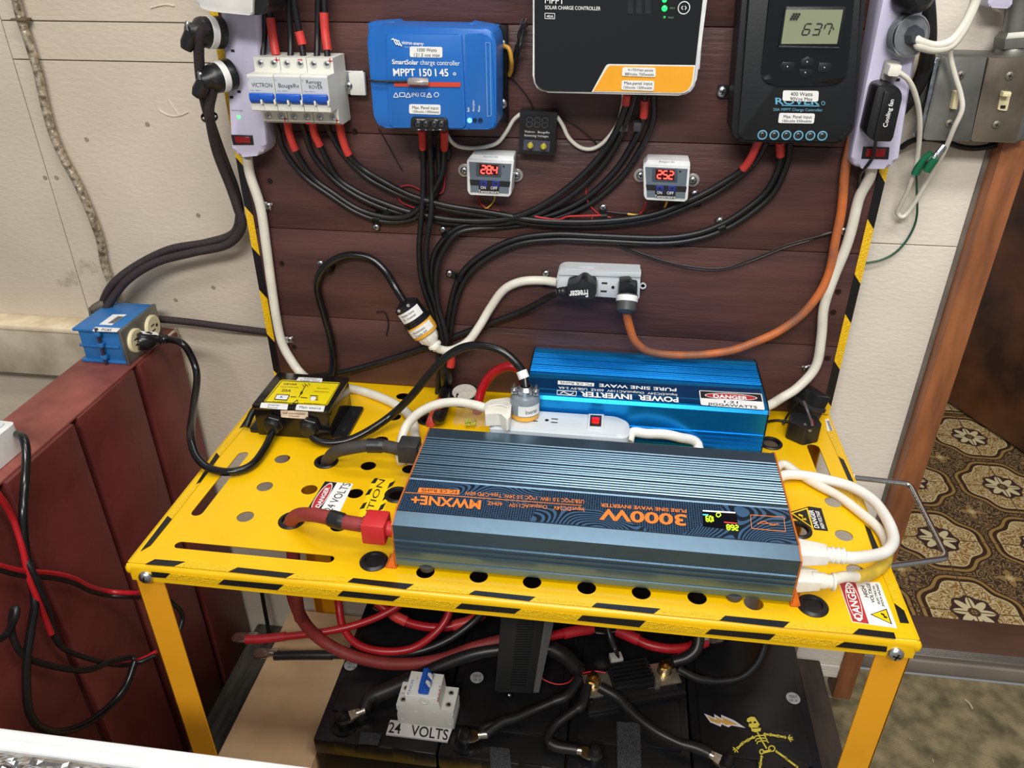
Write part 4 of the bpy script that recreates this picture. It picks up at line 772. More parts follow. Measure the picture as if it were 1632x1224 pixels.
# thin wires
thin = lambda lab, pts, m, r=.0009, off=.005: cable('thin_wire', lab, 'wire', bpx(pts, off), r, m, n=6)
WR_, WY, WK = mat('wire_red', (190,40,44), .4, 0, 0), mat('wire_yellow', (222,180,60), .4, 0, 0), mat('wire_black', (28,24,26), .4, 0, 0)
thin('thin red wire curving out under the left temperature controller', [(760,308,.02),(766,324),(778,333),(796,336)], WR_)
thin('thin yellow wire under the left temperature controller running left', [(790,308,.02),(786,322),(775,332),(757,335),(735,334)], WY)
thin('thin red wire beside the blue controller battery cables', [(710,250),(709,280),(706,305),(690,310),(674,312)], WR_, .0007)
thin('thin red wire arched left of the vertical battery cables', [(672,304),(655,296),(640,297),(631,304),(640,322),(664,333)], WR_, .0007)
thin('thin red wire under the right temperature controller', [(1029,322,.02),(1024,337),(1008,349),(985,350),(966,345)], WR_, .0011)
thin('thin yellow wire under the right temperature controller', [(1063,322,.02),(1056,335),(1040,342),(1018,343),(1000,341)], WY, .0013)
thin('thin black wires spliced to the yellow wire by the clamp', [(1000,341),(985,340),(970,338),(958,340)], WK, .0014)
thin('thin red wire dropping from the glass controller cables to the clamp', [(957,245),(938,270),(934,300),(937,322),(948,336),(958,343)], WR_, .0007)
thin('red wires twisted along the cable bundle left of the clamp', [(958,343),(930,344),(905,345),(890,350),(870,348),(852,345)], WR_, .0011, .012)
thin('thin red wire looped under the spliced red wires', [(945,343),(940,352),(915,356),(892,352),(900,346)], WR_, .0007, .012)
thin('long thin black wire sagging across the right of the board', [(956,374,.01),(972,386),(1010,402),(1060,419),(1110,429),(1155,429),(1200,415),(1250,395),(1290,383),(1320,371),(1345,368)], WK, .0011, .003)
thin('second thin black wire sagging beside the first', [(958,376,.012),(975,386),(1012,400),(1062,417),(1110,426),(1155,427),(1202,411),(1255,390),(1300,378),(1330,370)], WK, .0009, .006)
thin('thin black wire slanting down left of the blue controller cables', [(603,205),(615,225),(630,253),(641,272)], WK, .0007, .002)
thin('thin black wire from the meter left to the blue controller', [(815,123),(830,140),(843,158),(852,176)], WK, .0008, .004)
thin('thin black wire from the meter sloping right to the cable bundle', [(888,182),(915,198),(940,218),(952,230)], WK, .0008, .004)
cable('white_wire', 'white wire drooping from the blue controller up to the voltage meter', 'wire', bpx([(712,214,.03),(720,226,.02),(733,234,.01),(760,236,.006),(790,229,.006),(806,212,.008),(818,192,.01),(829,182,.012)]), .0023, CORDW)
cable('white_wire', 'white wire drooping from the voltage meter up to the glass controller', 'wire', bpx([(888,186,.012),(897,200,.008),(907,220,.006),(925,235,.005),(945,237,.005),(965,224,.006),(985,196,.01),(993,165,.016),(994,150,.03)]), .0023, CORDW)
o = thing('cable_saddle', 'grey block clamp holding the glass controller battery cables', 'cable clamp', B(1005, 200, .005)); slab('saddle', mat('saddle_grey', (62,62,64), .5), o, [(987,196),(1003,196),(1000,210),(986,210)], PB(.018), .017, 0, .0006); slab('saddle', mat('saddle_grey', (62,62,64)), o, [(1010,196),(1023,196),(1021,210),(1009,210)], PB(.018), .017, 0, .0006)
o = thing('cable_saddle', 'black block clamp behind the blue controller battery cables', 'cable clamp', B(690, 245, .005)); slab('saddle', BLK, o, [(666,236),(718,238),(717,254),(666,254)], PB(.006), .005, .001, .0006)
# junction: vertical bundle through the table
cable('black_cable', 'taped black cable bundle entering the table hole behind the inverters', 'cable', bpx([(709,575,.02),(712,600,.02),(710,622,.016)])+[Zp(702,660,.02), Zp(692,672,-.02), Zp(690,674,-.08)], .0088, mat('shiny_tape_bundle', (26,26,28), .25, 0, .4, 90, .5, 150))
o = bc('black cable pair with red flagged end beside the taped bundle', [(699,560,.012),(700,600,.012),(696,640,.012)], r=.004)
MB().tube(bpx([(716,560,.026),(719,572,.026),(718,584,.026)]), .0055, 10).out('red_sleeve', REDS, o)
# ================================================================ METAL SWITCH BOX, CONDUIT, CLIP
o = thing('switch_box', 'grimy grey double switch box with two ivory toggles on the right wall', 'switch box', V((.82, .42, .39)))
PY_ = lambda v: (lambda x, y, l=0: Yp(x, y, v-l))
slab('box_shell', GALV, o, [(1488,86),(1640,90),(1640,224),(1600,226),(1480,224)], PY_(.378), .041, [.004,0,0,0,.004], .001)
slab('left_plate', GALV, o, [(1500,90),(1573,91),(1546,225),(1470,223)], PY_(.374), .004, [.004,.001,.001,.004], .0012)
slab('right_plate', mat('grimy_plate', (112,104,92), .5, .55, .45, 12, .15, 60, col2=(66,56,46)), o, [(1576,91),(1650,92),(1622,228),(1547,225)], PY_(.374), .004, .002, .0012)
IV = mat('ivory_toggle', (224,212,170), .35)
Pq = PY_(.3738)
slab('toggle_switch', IV, o, [(1522,146),(1530,146),(1526,175),(1517,174)], PY_(.366), .008, 0, .0012)
slab('toggle_frame', IV, o, [(1596,145),(1612,146),(1605,177),(1590,175)], PY_(.3725), .002, .001, .0006); slab('toggle_switch', IV, o, [(1600,147),(1613,148),(1611,155),(1598,154)], PY_(.364), .008, 0, .001); slab('toggle_recess', DARK, o, [(1595,168),(1603,168),(1602,173),(1594,173)], Pq, .0002, l=.0018)
for x, y in ((1531,120),(1513,197),(1609,121),(1588,199)): screw(Pq(x, y), (0,-1,0), .0042, o, mat('dull_screw', (130,124,112), .5, .7), h=.0016)
slab('bright_edge', mat('shiny_tin', (196,204,208), .2, 1, .3, 100, .6, 140), o, [(1491,92),(1500,92),(1470,223),(1463,222)], PY_(.3755), .02, 0, .0006)
o = thing('conduit_pipe', 'short galvanised conduit with hex locknut rising from the switch box', 'pipe', V((.86, .40, .46)))
a, c = Yp(1612, 84, .394), Yp(1632, -40, .394); u = (c-a).normalized()
MB().cyl(a, c, .0118, n=20).out('pipe', GALV, o); MB().lathe(a+u*.006, u, [(.017,0),(.0175,.002),(.0175,.010),(.0155,.012),(.014,.015)], 6).out('hex_nut', GALV, o); MB().lathe(a-u*.002, u, [(.0155,0),(.0155,.004),(.014,.008)], 20).out('collar', GALV, o)
o = thing('wall_sensor', 'small white rounded box at the upper right, cut by the frame', 'sensor', V((.85, .40, .5)))
slab('cover', LAV, o, [(1576,-30),(1618,-30),(1612,14),(1574,12)], PY_(.385), .03, [0,0,.004,.004], .002); slab('base', mat('cream_plug', (226,222,210)), o, [(1588,0),(1610,0),(1607,22),(1592,20)], PY_(.40), .02, .004, .001)
o = thing('alligator_clip', 'silver alligator clip with green sleeves hanging below the switch box', 'clip', Yp(1490, 235, .385))
MB().tube([Yp(1512,226,.376), Yp(1500,240,.376), Yp(1488,254,.378), Yp(1476,270,.38)], .0045, 10, rf=lambda t: .0026+.0028*t).out('jaw', mat('shiny_tin', (196,204,208)), o)
MB().tube([Yp(1504,232,.370), Yp(1496,242,.368), Yp(1488,252,.368), Yp(1480,262,.37)], .0038, 8, rf=lambda t: .0022+.002*t).out('jaw', mat('shiny_tin', (196,204,208)), o)
GRN = mat('green_sleeve', (20,104,70), .35, 0, .1)
MB().tube([Yp(1486,245,.376), Yp(1476,252,.378), Yp(1466,264,.38), Yp(1459,277,.382)], .0055, 12, flat=.8).out('green_sleeve', GRN, o); MB().tube([Yp(1491,252,.365), Yp(1484,262,.366), Yp(1477,272,.368)], .0052, 12, flat=.8).out('green_sleeve', GRN, o)
cable('green_wire', 'thin green wire from the clip curving down behind the board edge', 'wire', [Yp(1460,272,.385), Yp(1461,300,.40), Yp(1461,345,.41), Yp(1450,375,.413), Yp(1430,400,.413), Yp(1405,414,.413), Yp(1375,420,.413)], .0013, mat('green_wire', (30,84,60), .4))
cable('black_cable', 'black cable passing behind the switch box to the right power strip', 'cable', [Yp(1435,236,.412), Yp(1450,226,.408), Yp(1470,221,.404), Yp(1500,224,.404), Yp(1530,234,.41), Yp(1560,236,.41), Yp(1600,228,.41)], .0032, RUB)
# ================================================================ LEFT WALL: CONDUIT, CRATE, OUTLET BOX
SP = mat('speckled_conduit', (186,174,152), .38, .5, .3, 150, .8, 220, col2=(104,90,72))
o = cable('flexible_conduit', 'old silver painted flexible conduit running down the left wall', 'conduit', [Yp(x, y, .411) for x, y in ((18,-30),(27,5),(33,30),(45,65),(60,115),(72,170),(85,215),(100,250),(122,290),(138,325),(150,355),(160,385),(166,420),(178,455),(188,490),(190,520))], .0052, SP, n=12)
c = Yp(33, 31, .409); MB().box(c+V((-.009,-.006,-.0015)), c+V((.009,.008,.0015)), .0006).out('strap', mat('rusty_strap', (120,104,84), .5, .5), o)
cr = thing('wooden_crate', 'dusty dark red painted wooden crate standing left of the cart', 'crate', V((-.19, .1, -.6)))
REDP = mat('dusty_red_paint', (116,54,48), .42, 0, .22, 5, .25, 110, col2=(90,36,33)); REDT = mat('dusty_red_top', (136,74,64), .55, 0, .3, 14, .3, 120, col2=(110,54,48))
MB().box((-.234, -.165, -.597), (-.166, .415, .047), .001).out('core', REDP, cr)
MB().box((-.237, -.165, .046), (-.156, .416, .0505), .002).out('top_board', REDT, cr)
ys = [-.165, .045, .172, .304, .416]
for i, (a, c) in enumerate(zip(ys, ys[1:])):
    MB().box((-.168, a+.006, -.597), (-.153+.002*(i % 2), c-.006, .0475), .0015).out('plank', REDP, cr)
for y in ys[1:-1]: MB().box((-.168, y-.0055, -.597), (-.161, y+.0055, .044), .0008).out('groove_batten', mat('groove_shade_red', (66,30,28), .6), cr)  # darker red paints in the shadow line between the boards
sl = tag(MB().box((-.135, -.15, -.599), (-.075, .415, -.548), .003).out('wooden_sleeper', mat('grimy_old_wood', (70,66,58), .85, 0, .45, 30, .8, 120, col2=(38,36,32), stretch=(3,.4,3)), None), 'grimy dark timber on the floor along the foot of the red crate', 'timber')
o = thing('outlet_box', 'blue plastic outlet box with steel cover plate on the red crate', 'outlet box', V((-.19, .345, .05)))
BB = mat('box_blue', (42,112,176), .4, 0, .08, 30)
MB().box((-.224, .306, .054), (-.165, .385, .098), .002).out('box_body', BB, o); MB().box((-.229, .303, .0965), (-.163, .388, .1005), .001).out('box_lip', BB, o); MB().box((-.229, .303, .051), (-.163, .388, .055), .001).out('box_lip', BB, o); MB().box((-.226, .3035, .074), (-.170, .307, .077), .0008).out('rib', BB, o)
MB().box((-.164, .301, .0505), (-.159, .389, .1015), .0016).out('cover_plate', GALV, o)
a = V((-.192,.3005,.098)); MB().cyl(a+V((0,0,-.05)), a+V((0,0,.006)), .0022, n=8).out('long_bolt', mat('purple_bolt', (86,78,104), .35, .8), o)
for z in (.096,.08,.062): MB().box(a+V((-.004,-.003,z-.098-.003)), a+V((.004,.004,z-.098+.003)), .001).out('bolt_lug', BB, o)
P1 = PT(.1006); sticker(o, [(180,501),(202,501),(178,518),(158,517)], P1)
for k in range(7): polyline(o, 'barcode_bar', INK, [(180.5-k*2.3+6,504.5+k*1.6),(190.5-k*2.3+6,504.7+k*1.6)], P1, .8, l=.0012)
sticker(o, [(152,521),(192,523),(186,529),(147,527.5)], P1, [('PG&E', (161,527), (177,527.7), (163,523))])
PXX = PX(-.1588); IVR = mat('ivory_socket', (226,216,176), .4)
for y in (.324, .366):
    c = V((-.159, y, .077)); MB().lathe(c, (1,0,0), [(.0165,0),(.0165,.003),(.015,.0042),(0,.0042)], 24).out('socket_face', IVR, o)
    socket(o, c+V((.0043,0,0)), V((0,0,1)), V((0,-1,0)), V((1,0,0)), 1.15)
screw(V((-.159,.345,.077)), (1,0,0), .0026, o)
o = thing('hinge_bracket', 'rusty grey metal bracket with a round knockout behind the blue outlet box', 'bracket', V((-.262, .38, .06)))
slab('bracket_plate', mat('rusty_bracket', (120,112,98), .6, .5, .3, 60), o, [(141,490),(158,488),(160,515),(143,522)], PY_(.378), .006, .001, .0006); ring('knockout_ring', mat('rusty_bracket', (120,112,98)), o, Yp(154,498,.374), (.3,-1,.1), .0085, .006, .003)
MB().tube([Yp(150,492,.376), Yp(160,486,.376), Yp(168,484,.377)], .006, 10).out('cable_collar', mat('rusty_bracket', (120,112,98)), o)
o = thing('power_plug', 'black plug with white strip label in the blue outlet box', 'plug', V((-.155, .322, .077)))
a = V((-.1545,.322,.076)); e = Xp(268, 540, -.128); e = a+(e-a)*1.0; ax = (e-a).normalized()
MB().lathe(a, ax, [(.0105,0),(.0125,.004),(.0125,.016),(.0095,.022),(.0062,.026),(.0060,.028),(.0068,.029),(.0058,.031),(.0066,.033),(.0056,.035),(.0064,.037),(.005,.04)], 20).out('plug_body', mat('glossy_black', (22,22,26)), o)
up = V((0,0,1)); up = (up-ax*up.dot(ax)).normalized(); sd = ax.cross(up); f = a+ax*.006+up*.0128
MB().prism([f+sd*.005, f-sd*.005, f+ax*.02-sd*.005-up*.004, f+ax*.02+sd*.005-up*.004], up*.0005).out('label', LBL, o, False)
ce = a+ax*.038
GLB = mat('glossy_black_cord', (18,18,20))
cable('black_cord', 'glossy black cord drooping from the blue outlet box to the yellow labelled box', 'cord', [ce, Xp(290,547,-.10), Xp(306,570,-.09), Xp(314,600,-.08), Xp(309,645,-.06), Zp(304,690,.03), Zp(312,725,.018), Zp(335,747,.008), Zp(370,752,.007), Zp(400,742,.007), Zp(420,718,.009), Zp(433,692,.014), Zp(438,676,.02)], .0048, GLB)
o = thing('power_adapter', 'white rounded power adapter at the left edge on the red crate', 'adapter', V((-.2, .08, .05)))
WA = mat('adapter_white', (222,222,218))
b = MB().prism(rnd([V((-.30,.052,.0515)), V((-.176,.052,.0515)), V((-.170,.060,.0515)), V((-.170,.108,.0515)), V((-.30,.112,.0515))], .006), (0,0,.034), 0); b.out('adapter_body', WA, o)
MB().prism(rnd([V((-.296,.058,.0855)), V((-.178,.058,.0855)), V((-.178,.104,.0855)), V((-.296,.106,.0855))], .006), (0,0,.0016)).out('top_panel', WS, o)
LR = PX(-.128)
lc = lambda name, lab, pts, r, m: cable(name, lab, 'cable', [Xp(x, y, (p[0] if p else -.132)) for x, y, *p in pts], r, m)
lc('black_cord', 'thick black cord falling from the white adapter and looping at the crate foot', [(28,692,-.166),(38,700,-.150),(42,725,-.143),(40,770,-.14),(37,820),(40,870),(50,920,-.136),(56,960,-.13),(50,1000,-.13),(43,1050,-.13),(42,1095,-.13),(47,1135,-.13),(65,1160,-.13),(100,1166,-.13),(140,1152,-.128),(175,1125,-.125),(200,1095,-.12),(215,1055,-.12)], .0046, GLB)
lc('red_cable', 'red wire of the pair crossing the crate towards the cart leg', [(-30,894),(0,902),(35,910),(85,914),(118,922),(145,936),(175,943),(214,945,-.10),(240,944,-.06)], .0032, REDC)
lc('black_cable', 'black wire of the pair crossing the crate towards the cart leg', [(-30,899),(0,908),(35,917),(85,921),(118,929),(145,942),(175,949),(214,951,-.10),(240,952,-.06),(265,955,-.03),(285,970,-.03),(291,985,-.03),(287,1003,-.03)], .003, RUB)
lc('red_cable', 'red wire hanging steeply from the left edge down the crate', [(-20,770),(0,792),(20,825,-.136),(35,870),(45,915,-.13),(58,950,-.128),(72,985,-.13),(82,1010,-.13)], .0034, REDC)
lc('black_cable', 'black wire following the steep red wire and turning right', [(34,880,-.136),(52,910,-.125),(66,945,-.125),(78,975,-.128),(84,1008),(95,1028),(115,1040),(150,1052),(190,1060),(220,1056,-.12),(248,1044,-.10)], .0032, RUB)
lc('red_cable', 'red wire lying under the black wire near the cart leg', [(120,1041,-.138),(150,1053,-.138),(175,1056),(205,1056),(230,1049,-.115),(250,1038,-.10)], .003, REDC)
lc('black_cable', 'black wire curling into a loop at the left edge', [(-20,1022),(0,1018),(12,1008),(24,985,-.12),(26,970,-.12),(20,975,-.125),(18,1000),(24,1025),(40,1047),(70,1058),(105,1066),(140,1068),(175,1055,-.128),(205,1048,-.125),(215,1050,-.12)], .0036, RUB)
# ================================================================ LARGE INVERTER
def ribbed(name, m, parent, x0, x1, prof): return MB().prism([V((x0, y, z)) for y, z in prof], (x1-x0, 0, 0)).out(name, m, parent, False)
SLATE = mat('anodised_slate', (104,128,146), .28, .88, .03, 90)
inv = thing('power_inverter', 'long dark slate power inverter with orange lettering at the front of the cart', 'inverter', V((.461, .115, 0)))
X0, X1 = .272, .651
pf = [(.029,.006)]
for z, w_, d_ in ((.013,.0016,.0014),(.0255,.0016,.0018),(.0315,.0016,.0018),(.0375,.0016,.0018)): pf += [(.029,z-w_),(.029-d_,z-w_*.6),(.029-d_,z+w_*.6),(.029,z+w_)]
pf += [(.029,.0565),(.0455,.0608),(.0475,.0605),(.0965,.0605),(.0985,.0612),(.101,.0612)]
y = .1035
for k in range(17):
    g_ = .0042; d_ = .0045 if k in (5, 9, 16) else .0028
    e_ = y+.0011+(.0008 if k in (5,9,16) else 0); pf += [(y-.0004,.0604),(y,.0612-d_),(e_,.0612-d_),(e_+.0004,.0605),(e_+.0014,.0612)]; y += g_
pf += [(.192,.0612),(.2,.056),(.2,.006)]
ribbed('body', SLATE, inv, X0, X1, pf)
ORM = mat('anodised_orange', (222,120,50), .4, .4, .05, 60)
for x in (X0-.0016, X1):
    b = MB().prism([V((x, y, z)) for y, z in ((.0285,.004),(.0285,.0568),(.0455,.0614),(.193,.0618),(.2008,.0565),(.2008,.004))], (.0016, 0, 0)); e = b.out('end_plate', ORM, inv, False)
    s_ = -1 if x < .4 else 1; xo = x if s_ < 0 else x+.0016
    if s_ < 0: MB().box((xo-.0001, .033, .008), (xo-.0004, .196, .054)).out('end_grille', DARK, inv, False)
    for yy in (.035, .19): screw(V((xo, yy, .05)), (s_,0,0), .0024, inv)
    for ya, yb in ((.0285,.052),(.178,.2)):
        MB().prism([V((xo+s_*-.001, ya, .0)), V((xo+s_*.0105, ya, .0)), V((xo+s_*.0105, yb-.004, .0)), V((xo+s_*-.001, yb, .0))], (0,0,.0014)).out('mount_foot', ORM, inv, False)
        MB().prism([V((xo-s_*.001, ya, .0008)), V((xo+s_*.0085, ya, .0012)), V((xo, ya, .024)), V((xo-s_*.001, ya, .024))], (0,.0012,0)).out('foot_gusset', ORM, inv, False)
for x in (.302, .60): MB().lathe((x, .034, .0062), (0,0,-1), [(.0085,0),(.0075,.0055),(0,.0055)], 16).out('rubber_foot', mat('dusty_rubber', (74,68,62), .7), inv)
PI_ = PT(.0608)
def swirl():
    m = mat('swirl_print', (30,42,58), .3, .2, 0); N = m.node_tree; L = N.links; b = N.nodes['Principled BSDF']; tc = N.nodes['Texture Coordinate']
    n0 = nd(N,'ShaderNodeTexNoise'); n0.inputs['Scale'].default_value = 17; n0.inputs['Detail'].default_value = 0; L.new(tc.outputs['Object'], n0.inputs[0])
    mu = nd(N,'ShaderNodeMath', operation='MULTIPLY'); mu.inputs[1].default_value = 190; L.new(n0.outputs[0], mu.inputs[0])
    si = nd(N,'ShaderNodeMath', operation='SINE'); L.new(mu.outputs[0], si.inputs[0])
    vo = nd(N,'ShaderNodeTexVoronoi'); vo.inputs['Scale'].default_value = 420; vo.inputs['Randomness'].default_value = .15; L.new(tc.outputs['Object'], vo.inputs[0])
    dt = nd(N,'ShaderNodeMath', operation='LESS_THAN'); dt.inputs[1].default_value = .33; L.new(vo.outputs['Distance'], dt.inputs[0])
    gt = nd(N,'ShaderNodeMath', operation='GREATER_THAN'); gt.inputs[1].default_value = .1; L.new(si.outputs[0], gt.inputs[0])
    n1 = nd(N,'ShaderNodeTexNoise'); n1.inputs['Scale'].default_value = 9; n1.inputs['Detail'].default_value = 0; L.new(tc.outputs['Object'], n1.inputs[0])
    sw = nd(N,'ShaderNodeMath', operation='GREATER_THAN'); sw.inputs[1].default_value = .5; L.new(n1.outputs[0], sw.inputs[0])
    mx = nd(N,'ShaderNodeMix'); L.new(sw.outputs[0], mx.inputs[0]); L.new(dt.outputs[0], mx.inputs[2]); L.new(gt.outputs[0], mx.inputs[3])
    cm = nd(N,'ShaderNodeMix', data_type='RGBA'); L.new(mx.outputs[0], cm.inputs[0]); cm.inputs[6].default_value = srgb((26,36,48)); cm.inputs[7].default_value = srgb((66,100,134)); L.new(cm.outputs[2], b.inputs['Base Color']); return m
lab = MB().box((X0+.001, .0475, .0602), (X1-.001, .0965, .0608)).out('printed_panel', swirl(), inv, False)
OI = mat('orange_ink', (236,130,52), .45, 0, 0)
txs([('3000W', (1094,821), (955,811), (1094,838.5))], PI_, inv, OI, bold=1.4); txs([('PURE SINE WAVE INVERTER', (1094,812), (957,802), (1094,817.5))], PI_, inv, OI, bold=1)
txs([('MWXNE+', (767,798), (656,789), (765.5,812))], PI_, inv, OI, bold=1.6)
txs([('Input:DC24V', (931,809.5), (882,806), (931,816)), ('Output:AC110V', (872,805.5), (811,802), (872,811.5)), ('60HZ', (800,801), (777,799), (800,806.5)), ('USB:2*QC 3.0 18W, 1*QC 3.0 24W, Type-C:PD 60W', (931,797), (741,783), (931,803))], PI_, inv, OI, bold=.4)
sticker(inv, [(668,777),(733,781),(731.5,788),(665.5,784.5)], PI_, [('FC CE RoHS', (728,781.5), (672,778.5), (728,786.5))], m=OI, l=.0003)
polyline(inv, 'rule_line', OI, [(645,784.5),(927,805.5)], PI_, .9, l=.0003)
polyline(inv, 'symbol_frame', OI, [(1196,820.5),(1249,824),(1252,847),(1198,842)], PI_, .9, l=.0004, closed=True)
polyline(inv, 'sine_symbol', OI, [(1208,836),(1213,831),(1219,831),(1226,835),(1233,837.5),(1239,834)], PI_, 1, l=.0004); polyline(inv, 'sine_symbol', OI, [(1207,833.5),(1242,835.5)], PI_, .6, l=.0004)
dp = slab('display', mat('display_black', (14,15,22), .1, 0, 0), inv, [(1118,812.5),(1173,816),(1178,846),(1121,839)], PI_, .0004, l=.0004)
YG = mat('display_yellow_green', (190,240,40), .3, 0, 0, emit=.8)
digits('109', (1139.5,823), (1123,822), (1140.5,831.5), PI_, dp, YG, 1.8, .35, l=.0007); digits('268', (1176,837.5), (1156,836), (1177,845), PI_, dp, YG, 1.8, .3, l=.0007)
polyline(dp, 'status_bar', mat('display_white', (210,210,235), .3, 0, 0, emit=1.2), [(1120,813.8),(1172,817)], PI_, 1.8, l=.0006); polyline(dp, 'ring_icon', YG, [(1142,818),(1147,817),(1149,821),(1145,824),(1141.5,822)], PI_, 1.3, l=.0006, closed=True)
polyline(dp, 'red_line', mat('display_red', (240,60,60), .3, 0, 0, emit=1.2), [(1154,832),(1175,834)], PI_, 1.1, l=.0006); polyline(dp, 'cyan_mark', mat('display_cyan', (60,200,230), .3, 0, 0, emit=1.2), [(1120,820),(1129,820.6)], PI_, 1.6, l=.0006)
def termcover(lab, x0, x1, y0, y1, m, grp='battery cables into the large inverter'):
    t = thing('terminal_cover', lab, 'terminal cover', V(((x0+x1)/2, (y0+y1)/2, .027)), grp)
    MB().box((x0, y0, .0265), (x1, y1, .0505), .0022).out('boot', m, t); MB().cyl(V((x1-.002, (y0+y1)/2, .038)), V((.2703, (y0+y1)/2, .038)), .008, n=18).out('terminal_post', m, t)
    MB().lathe(((x0+x1)/2-.002, (y0+y1)/2+.003, .0502), (0,0,1), [(.0034,0),(.0034,.0007),(.0026,.0007),(.0026,.0002)], 16, False).out('embossed_ring', m, t); return t
tr = termcover('red rubber terminal cover at the left end of the large inverter', .238, .262, .031, .057, mat('red_rubber', (196,40,44), .45, 0, .05, 30))
tb = termcover('black rubber terminal cover at the left end of the large inverter', .2385, .262, .167, .190, mat('grey_black_rubber', (44,44,46), .5, 0, .08, 30))
o = cable('battery_cable', 'dusty red battery cable rising through a grommet into the red terminal cover', 'cable', [Zp(478,985,-.25), Zp(470,930,-.12), Zp(466,850,-.03), Zp(464,836,-.004), Zp(466,828,.008), Zp(475,821,.019), Zp(492,820,.030), Zp(515,823,.036), Zp(550,832,.038), V((.241,.046,.038))], .0075, DUSTY, 'battery cables into the large inverter', n=14)
MB().tube([Zp(528,826,.037), Zp(550,832,.038), V((.239,.046,.038))], .0082, 14, rf=lambda t: .0088 if t < .45 else .0074).out('black_shrink', mat('shrink_black', (30,30,32), .4), o)
o = cable('battery_cable', 'thick black battery cable rising through a grommet into the black terminal cover', 'cable', [Zp(525,800,-.06), Zp(521,742,-.006), Zp(524,732,.006), Zp(532,722,.020), Zp(550,716,.031), Zp(586,710,.038), Zp(613,711,.038), V((.2405,.178,.038))], .0074, mat('dusty_black_cable', (58,54,50), .6, 0, .2, 40), 'battery cables into the large inverter', n=14)
MB().tube([Zp(586,710,.038), Zp(613,711,.038), V((.2405,.178,.038))], .008, 14, rf=lambda t: .0086 if t < .5 else .0072).out('black_shrink', mat('shrink_black', (30,30,32)), o)
# plugs on the right end
for lab, yy, zz_, m, dz in (('upper white plug in the right end of the large inverter', .054, .0455, mat('plug_white', (232,230,222)), 0), ('lower cream plug in the right end of the large inverter', .0405, .0250, mat('cream_plug', (226,222,210)), 0)):
    t = thing('power_plug', lab, 'plug', V((.66, yy, zz_)), 'plugs in the inverter end'); up_ = zz_ > .03
    h = .0085; w_ = .012
    q = rnd([V((.6528, yy-w_, zz_-h)), V((.6528, yy+w_, zz_-h)), V((.6528, yy+w_, zz_+h)), V((.6528, yy-w_, zz_+h))], .003)
    MB().prism(q, (.028 if up_ else .022, 0, 0), .0015, taper=.72).out('plug_body', m, t)
    xb = .680 if up_ else .674
    pr_ = [(.0075,0),(.0068,.004)]+[(r_, .005+i*.0016) for i, r_ in enumerate((.0078,.0078,.0062,.0078,.0078,.0062,.0078,.0078,.0055))] if up_ else [(.0082,-.006),(.0078,.006),(.0066,.008),(.0066,.012),(.0085,.013),(.0085,.015),(.0058,.016)]
    MB().lathe((xb, yy, zz_), (1,0,0), pr_, 18).out('strain_relief', m, t)
    if up_: PA = t
    else: PBt = t
cA = cable('white_cord', 'outer white cord sweeping round the right end of the large inverter', 'cord', [V((.69,.054,.0455)), V((.705,.0545,.044)), Zp(1398,884,.032), Zp(1416,876,.027), Zp(1424,858,.022), Zp(1414,828,.018), Zp(1391,797,.014), Zp(1355,775,.012), Zp(1310,763,.010), Zp(1275,757,.010), Zp(1248,758,.010), V((.655,.2075,.0075)), V((.62,.211,.007)), V((.58,.213,.008)), Zp(1112,708,.030), Zp(1082,697,.042), Zp(1058,692,.047), Zp(1030,691,.048), Zp(1008,689,.046), V((.497,.225,.040))], .0058, mat('bright_white_cord', (234,232,224), .4, 0, .03), n=12)
cB = cable('white_cord', 'inner white cord with yellow section looping beside the right end of the large inverter', 'cord', [V((.685,.0405,.025)), Zp(1345,919,.022), Zp(1368,919,.014), Zp(1392,912,.009), Zp(1410,897,.0065), Zp(1415,875,.0055), Zp(1402,845,.0055), Zp(1370,816,.006), Zp(1335,790,.006), Zp(1298,770,.006), Zp(1268,752,.006), Zp(1246,740,.007), V((.652,.222,.007)), V((.60,.2305,.007))], .0052, CORDW, n=12)
MB().tube([Zp(1364,919.3,.0155), Zp(1368,919,.014), Zp(1392,912,.009), Zp(1410,897,.0065), Zp(1414.5,880,.0056)], .0060, 12).out('yellow_section', mat('translucent_yellow', (206,176,60), .35, 0, .15, 60), cB)
# ================================================================ BLUE INVERTER
BLUE = mat('anodised_blue', (20,142,214), .3, .78, .03, 90)
iv = thing('power_inverter', 'metallic blue power inverter with a danger sticker, behind the large one', 'inverter', V((.511, .31, 0)))
BX0, BX1 = .3735, .6505
pf = [(.249,.014),(.249,.024)]
for z in (.027,.0335,.0395,.0455): pf += [(.249,z-.0015),(.2472,z-.001),(.2472,z+.001),(.249,z+.0015)]
pf += [(.249,.0745),(.2515,.0785),(.2625,.0812),(.265,.0808),(.2965,.0808),(.299,.0815)]
y = .302
for k in range(11): e_ = y+(.0022 if k % 4 == 0 else .0014); pf += [(y-.0004,.0808),(y,.0815-(.0045 if k % 4 == 0 else .0026)),(e_,.0815-(.0045 if k % 4 == 0 else .0026)),(e_+.0004,.0808),(e_+.0016,.0815)]; y += .0046
pf += [(.3535,.0815),(.358,.083),(.362,.0815),(.374,.078),(.3755,.072),(.3755,.014)]
ribbed('body', BLUE, iv, BX0, BX1, pf)
for x in (BX0-.0016, BX1):
    MB().prism([V((x, y, z)) for y, z in ((.2485,.001),(.2485,.0745),(.2515,.079),(.2625,.0815),(.36,.0822),(.376,.078),(.376,.001))], (.0016,0,0)).out('end_plate', mat('end_plate_black', (22,26,32), .4, .3), iv, False)
    s_ = -1 if x < .4 else 1
    for yy, zq in ((.2515,.076),(.2515,.018),(.372,.076)): screw(V((x+(.0016 if s_ > 0 else 0), yy, zq)), (s_,0,0), .0026, iv)
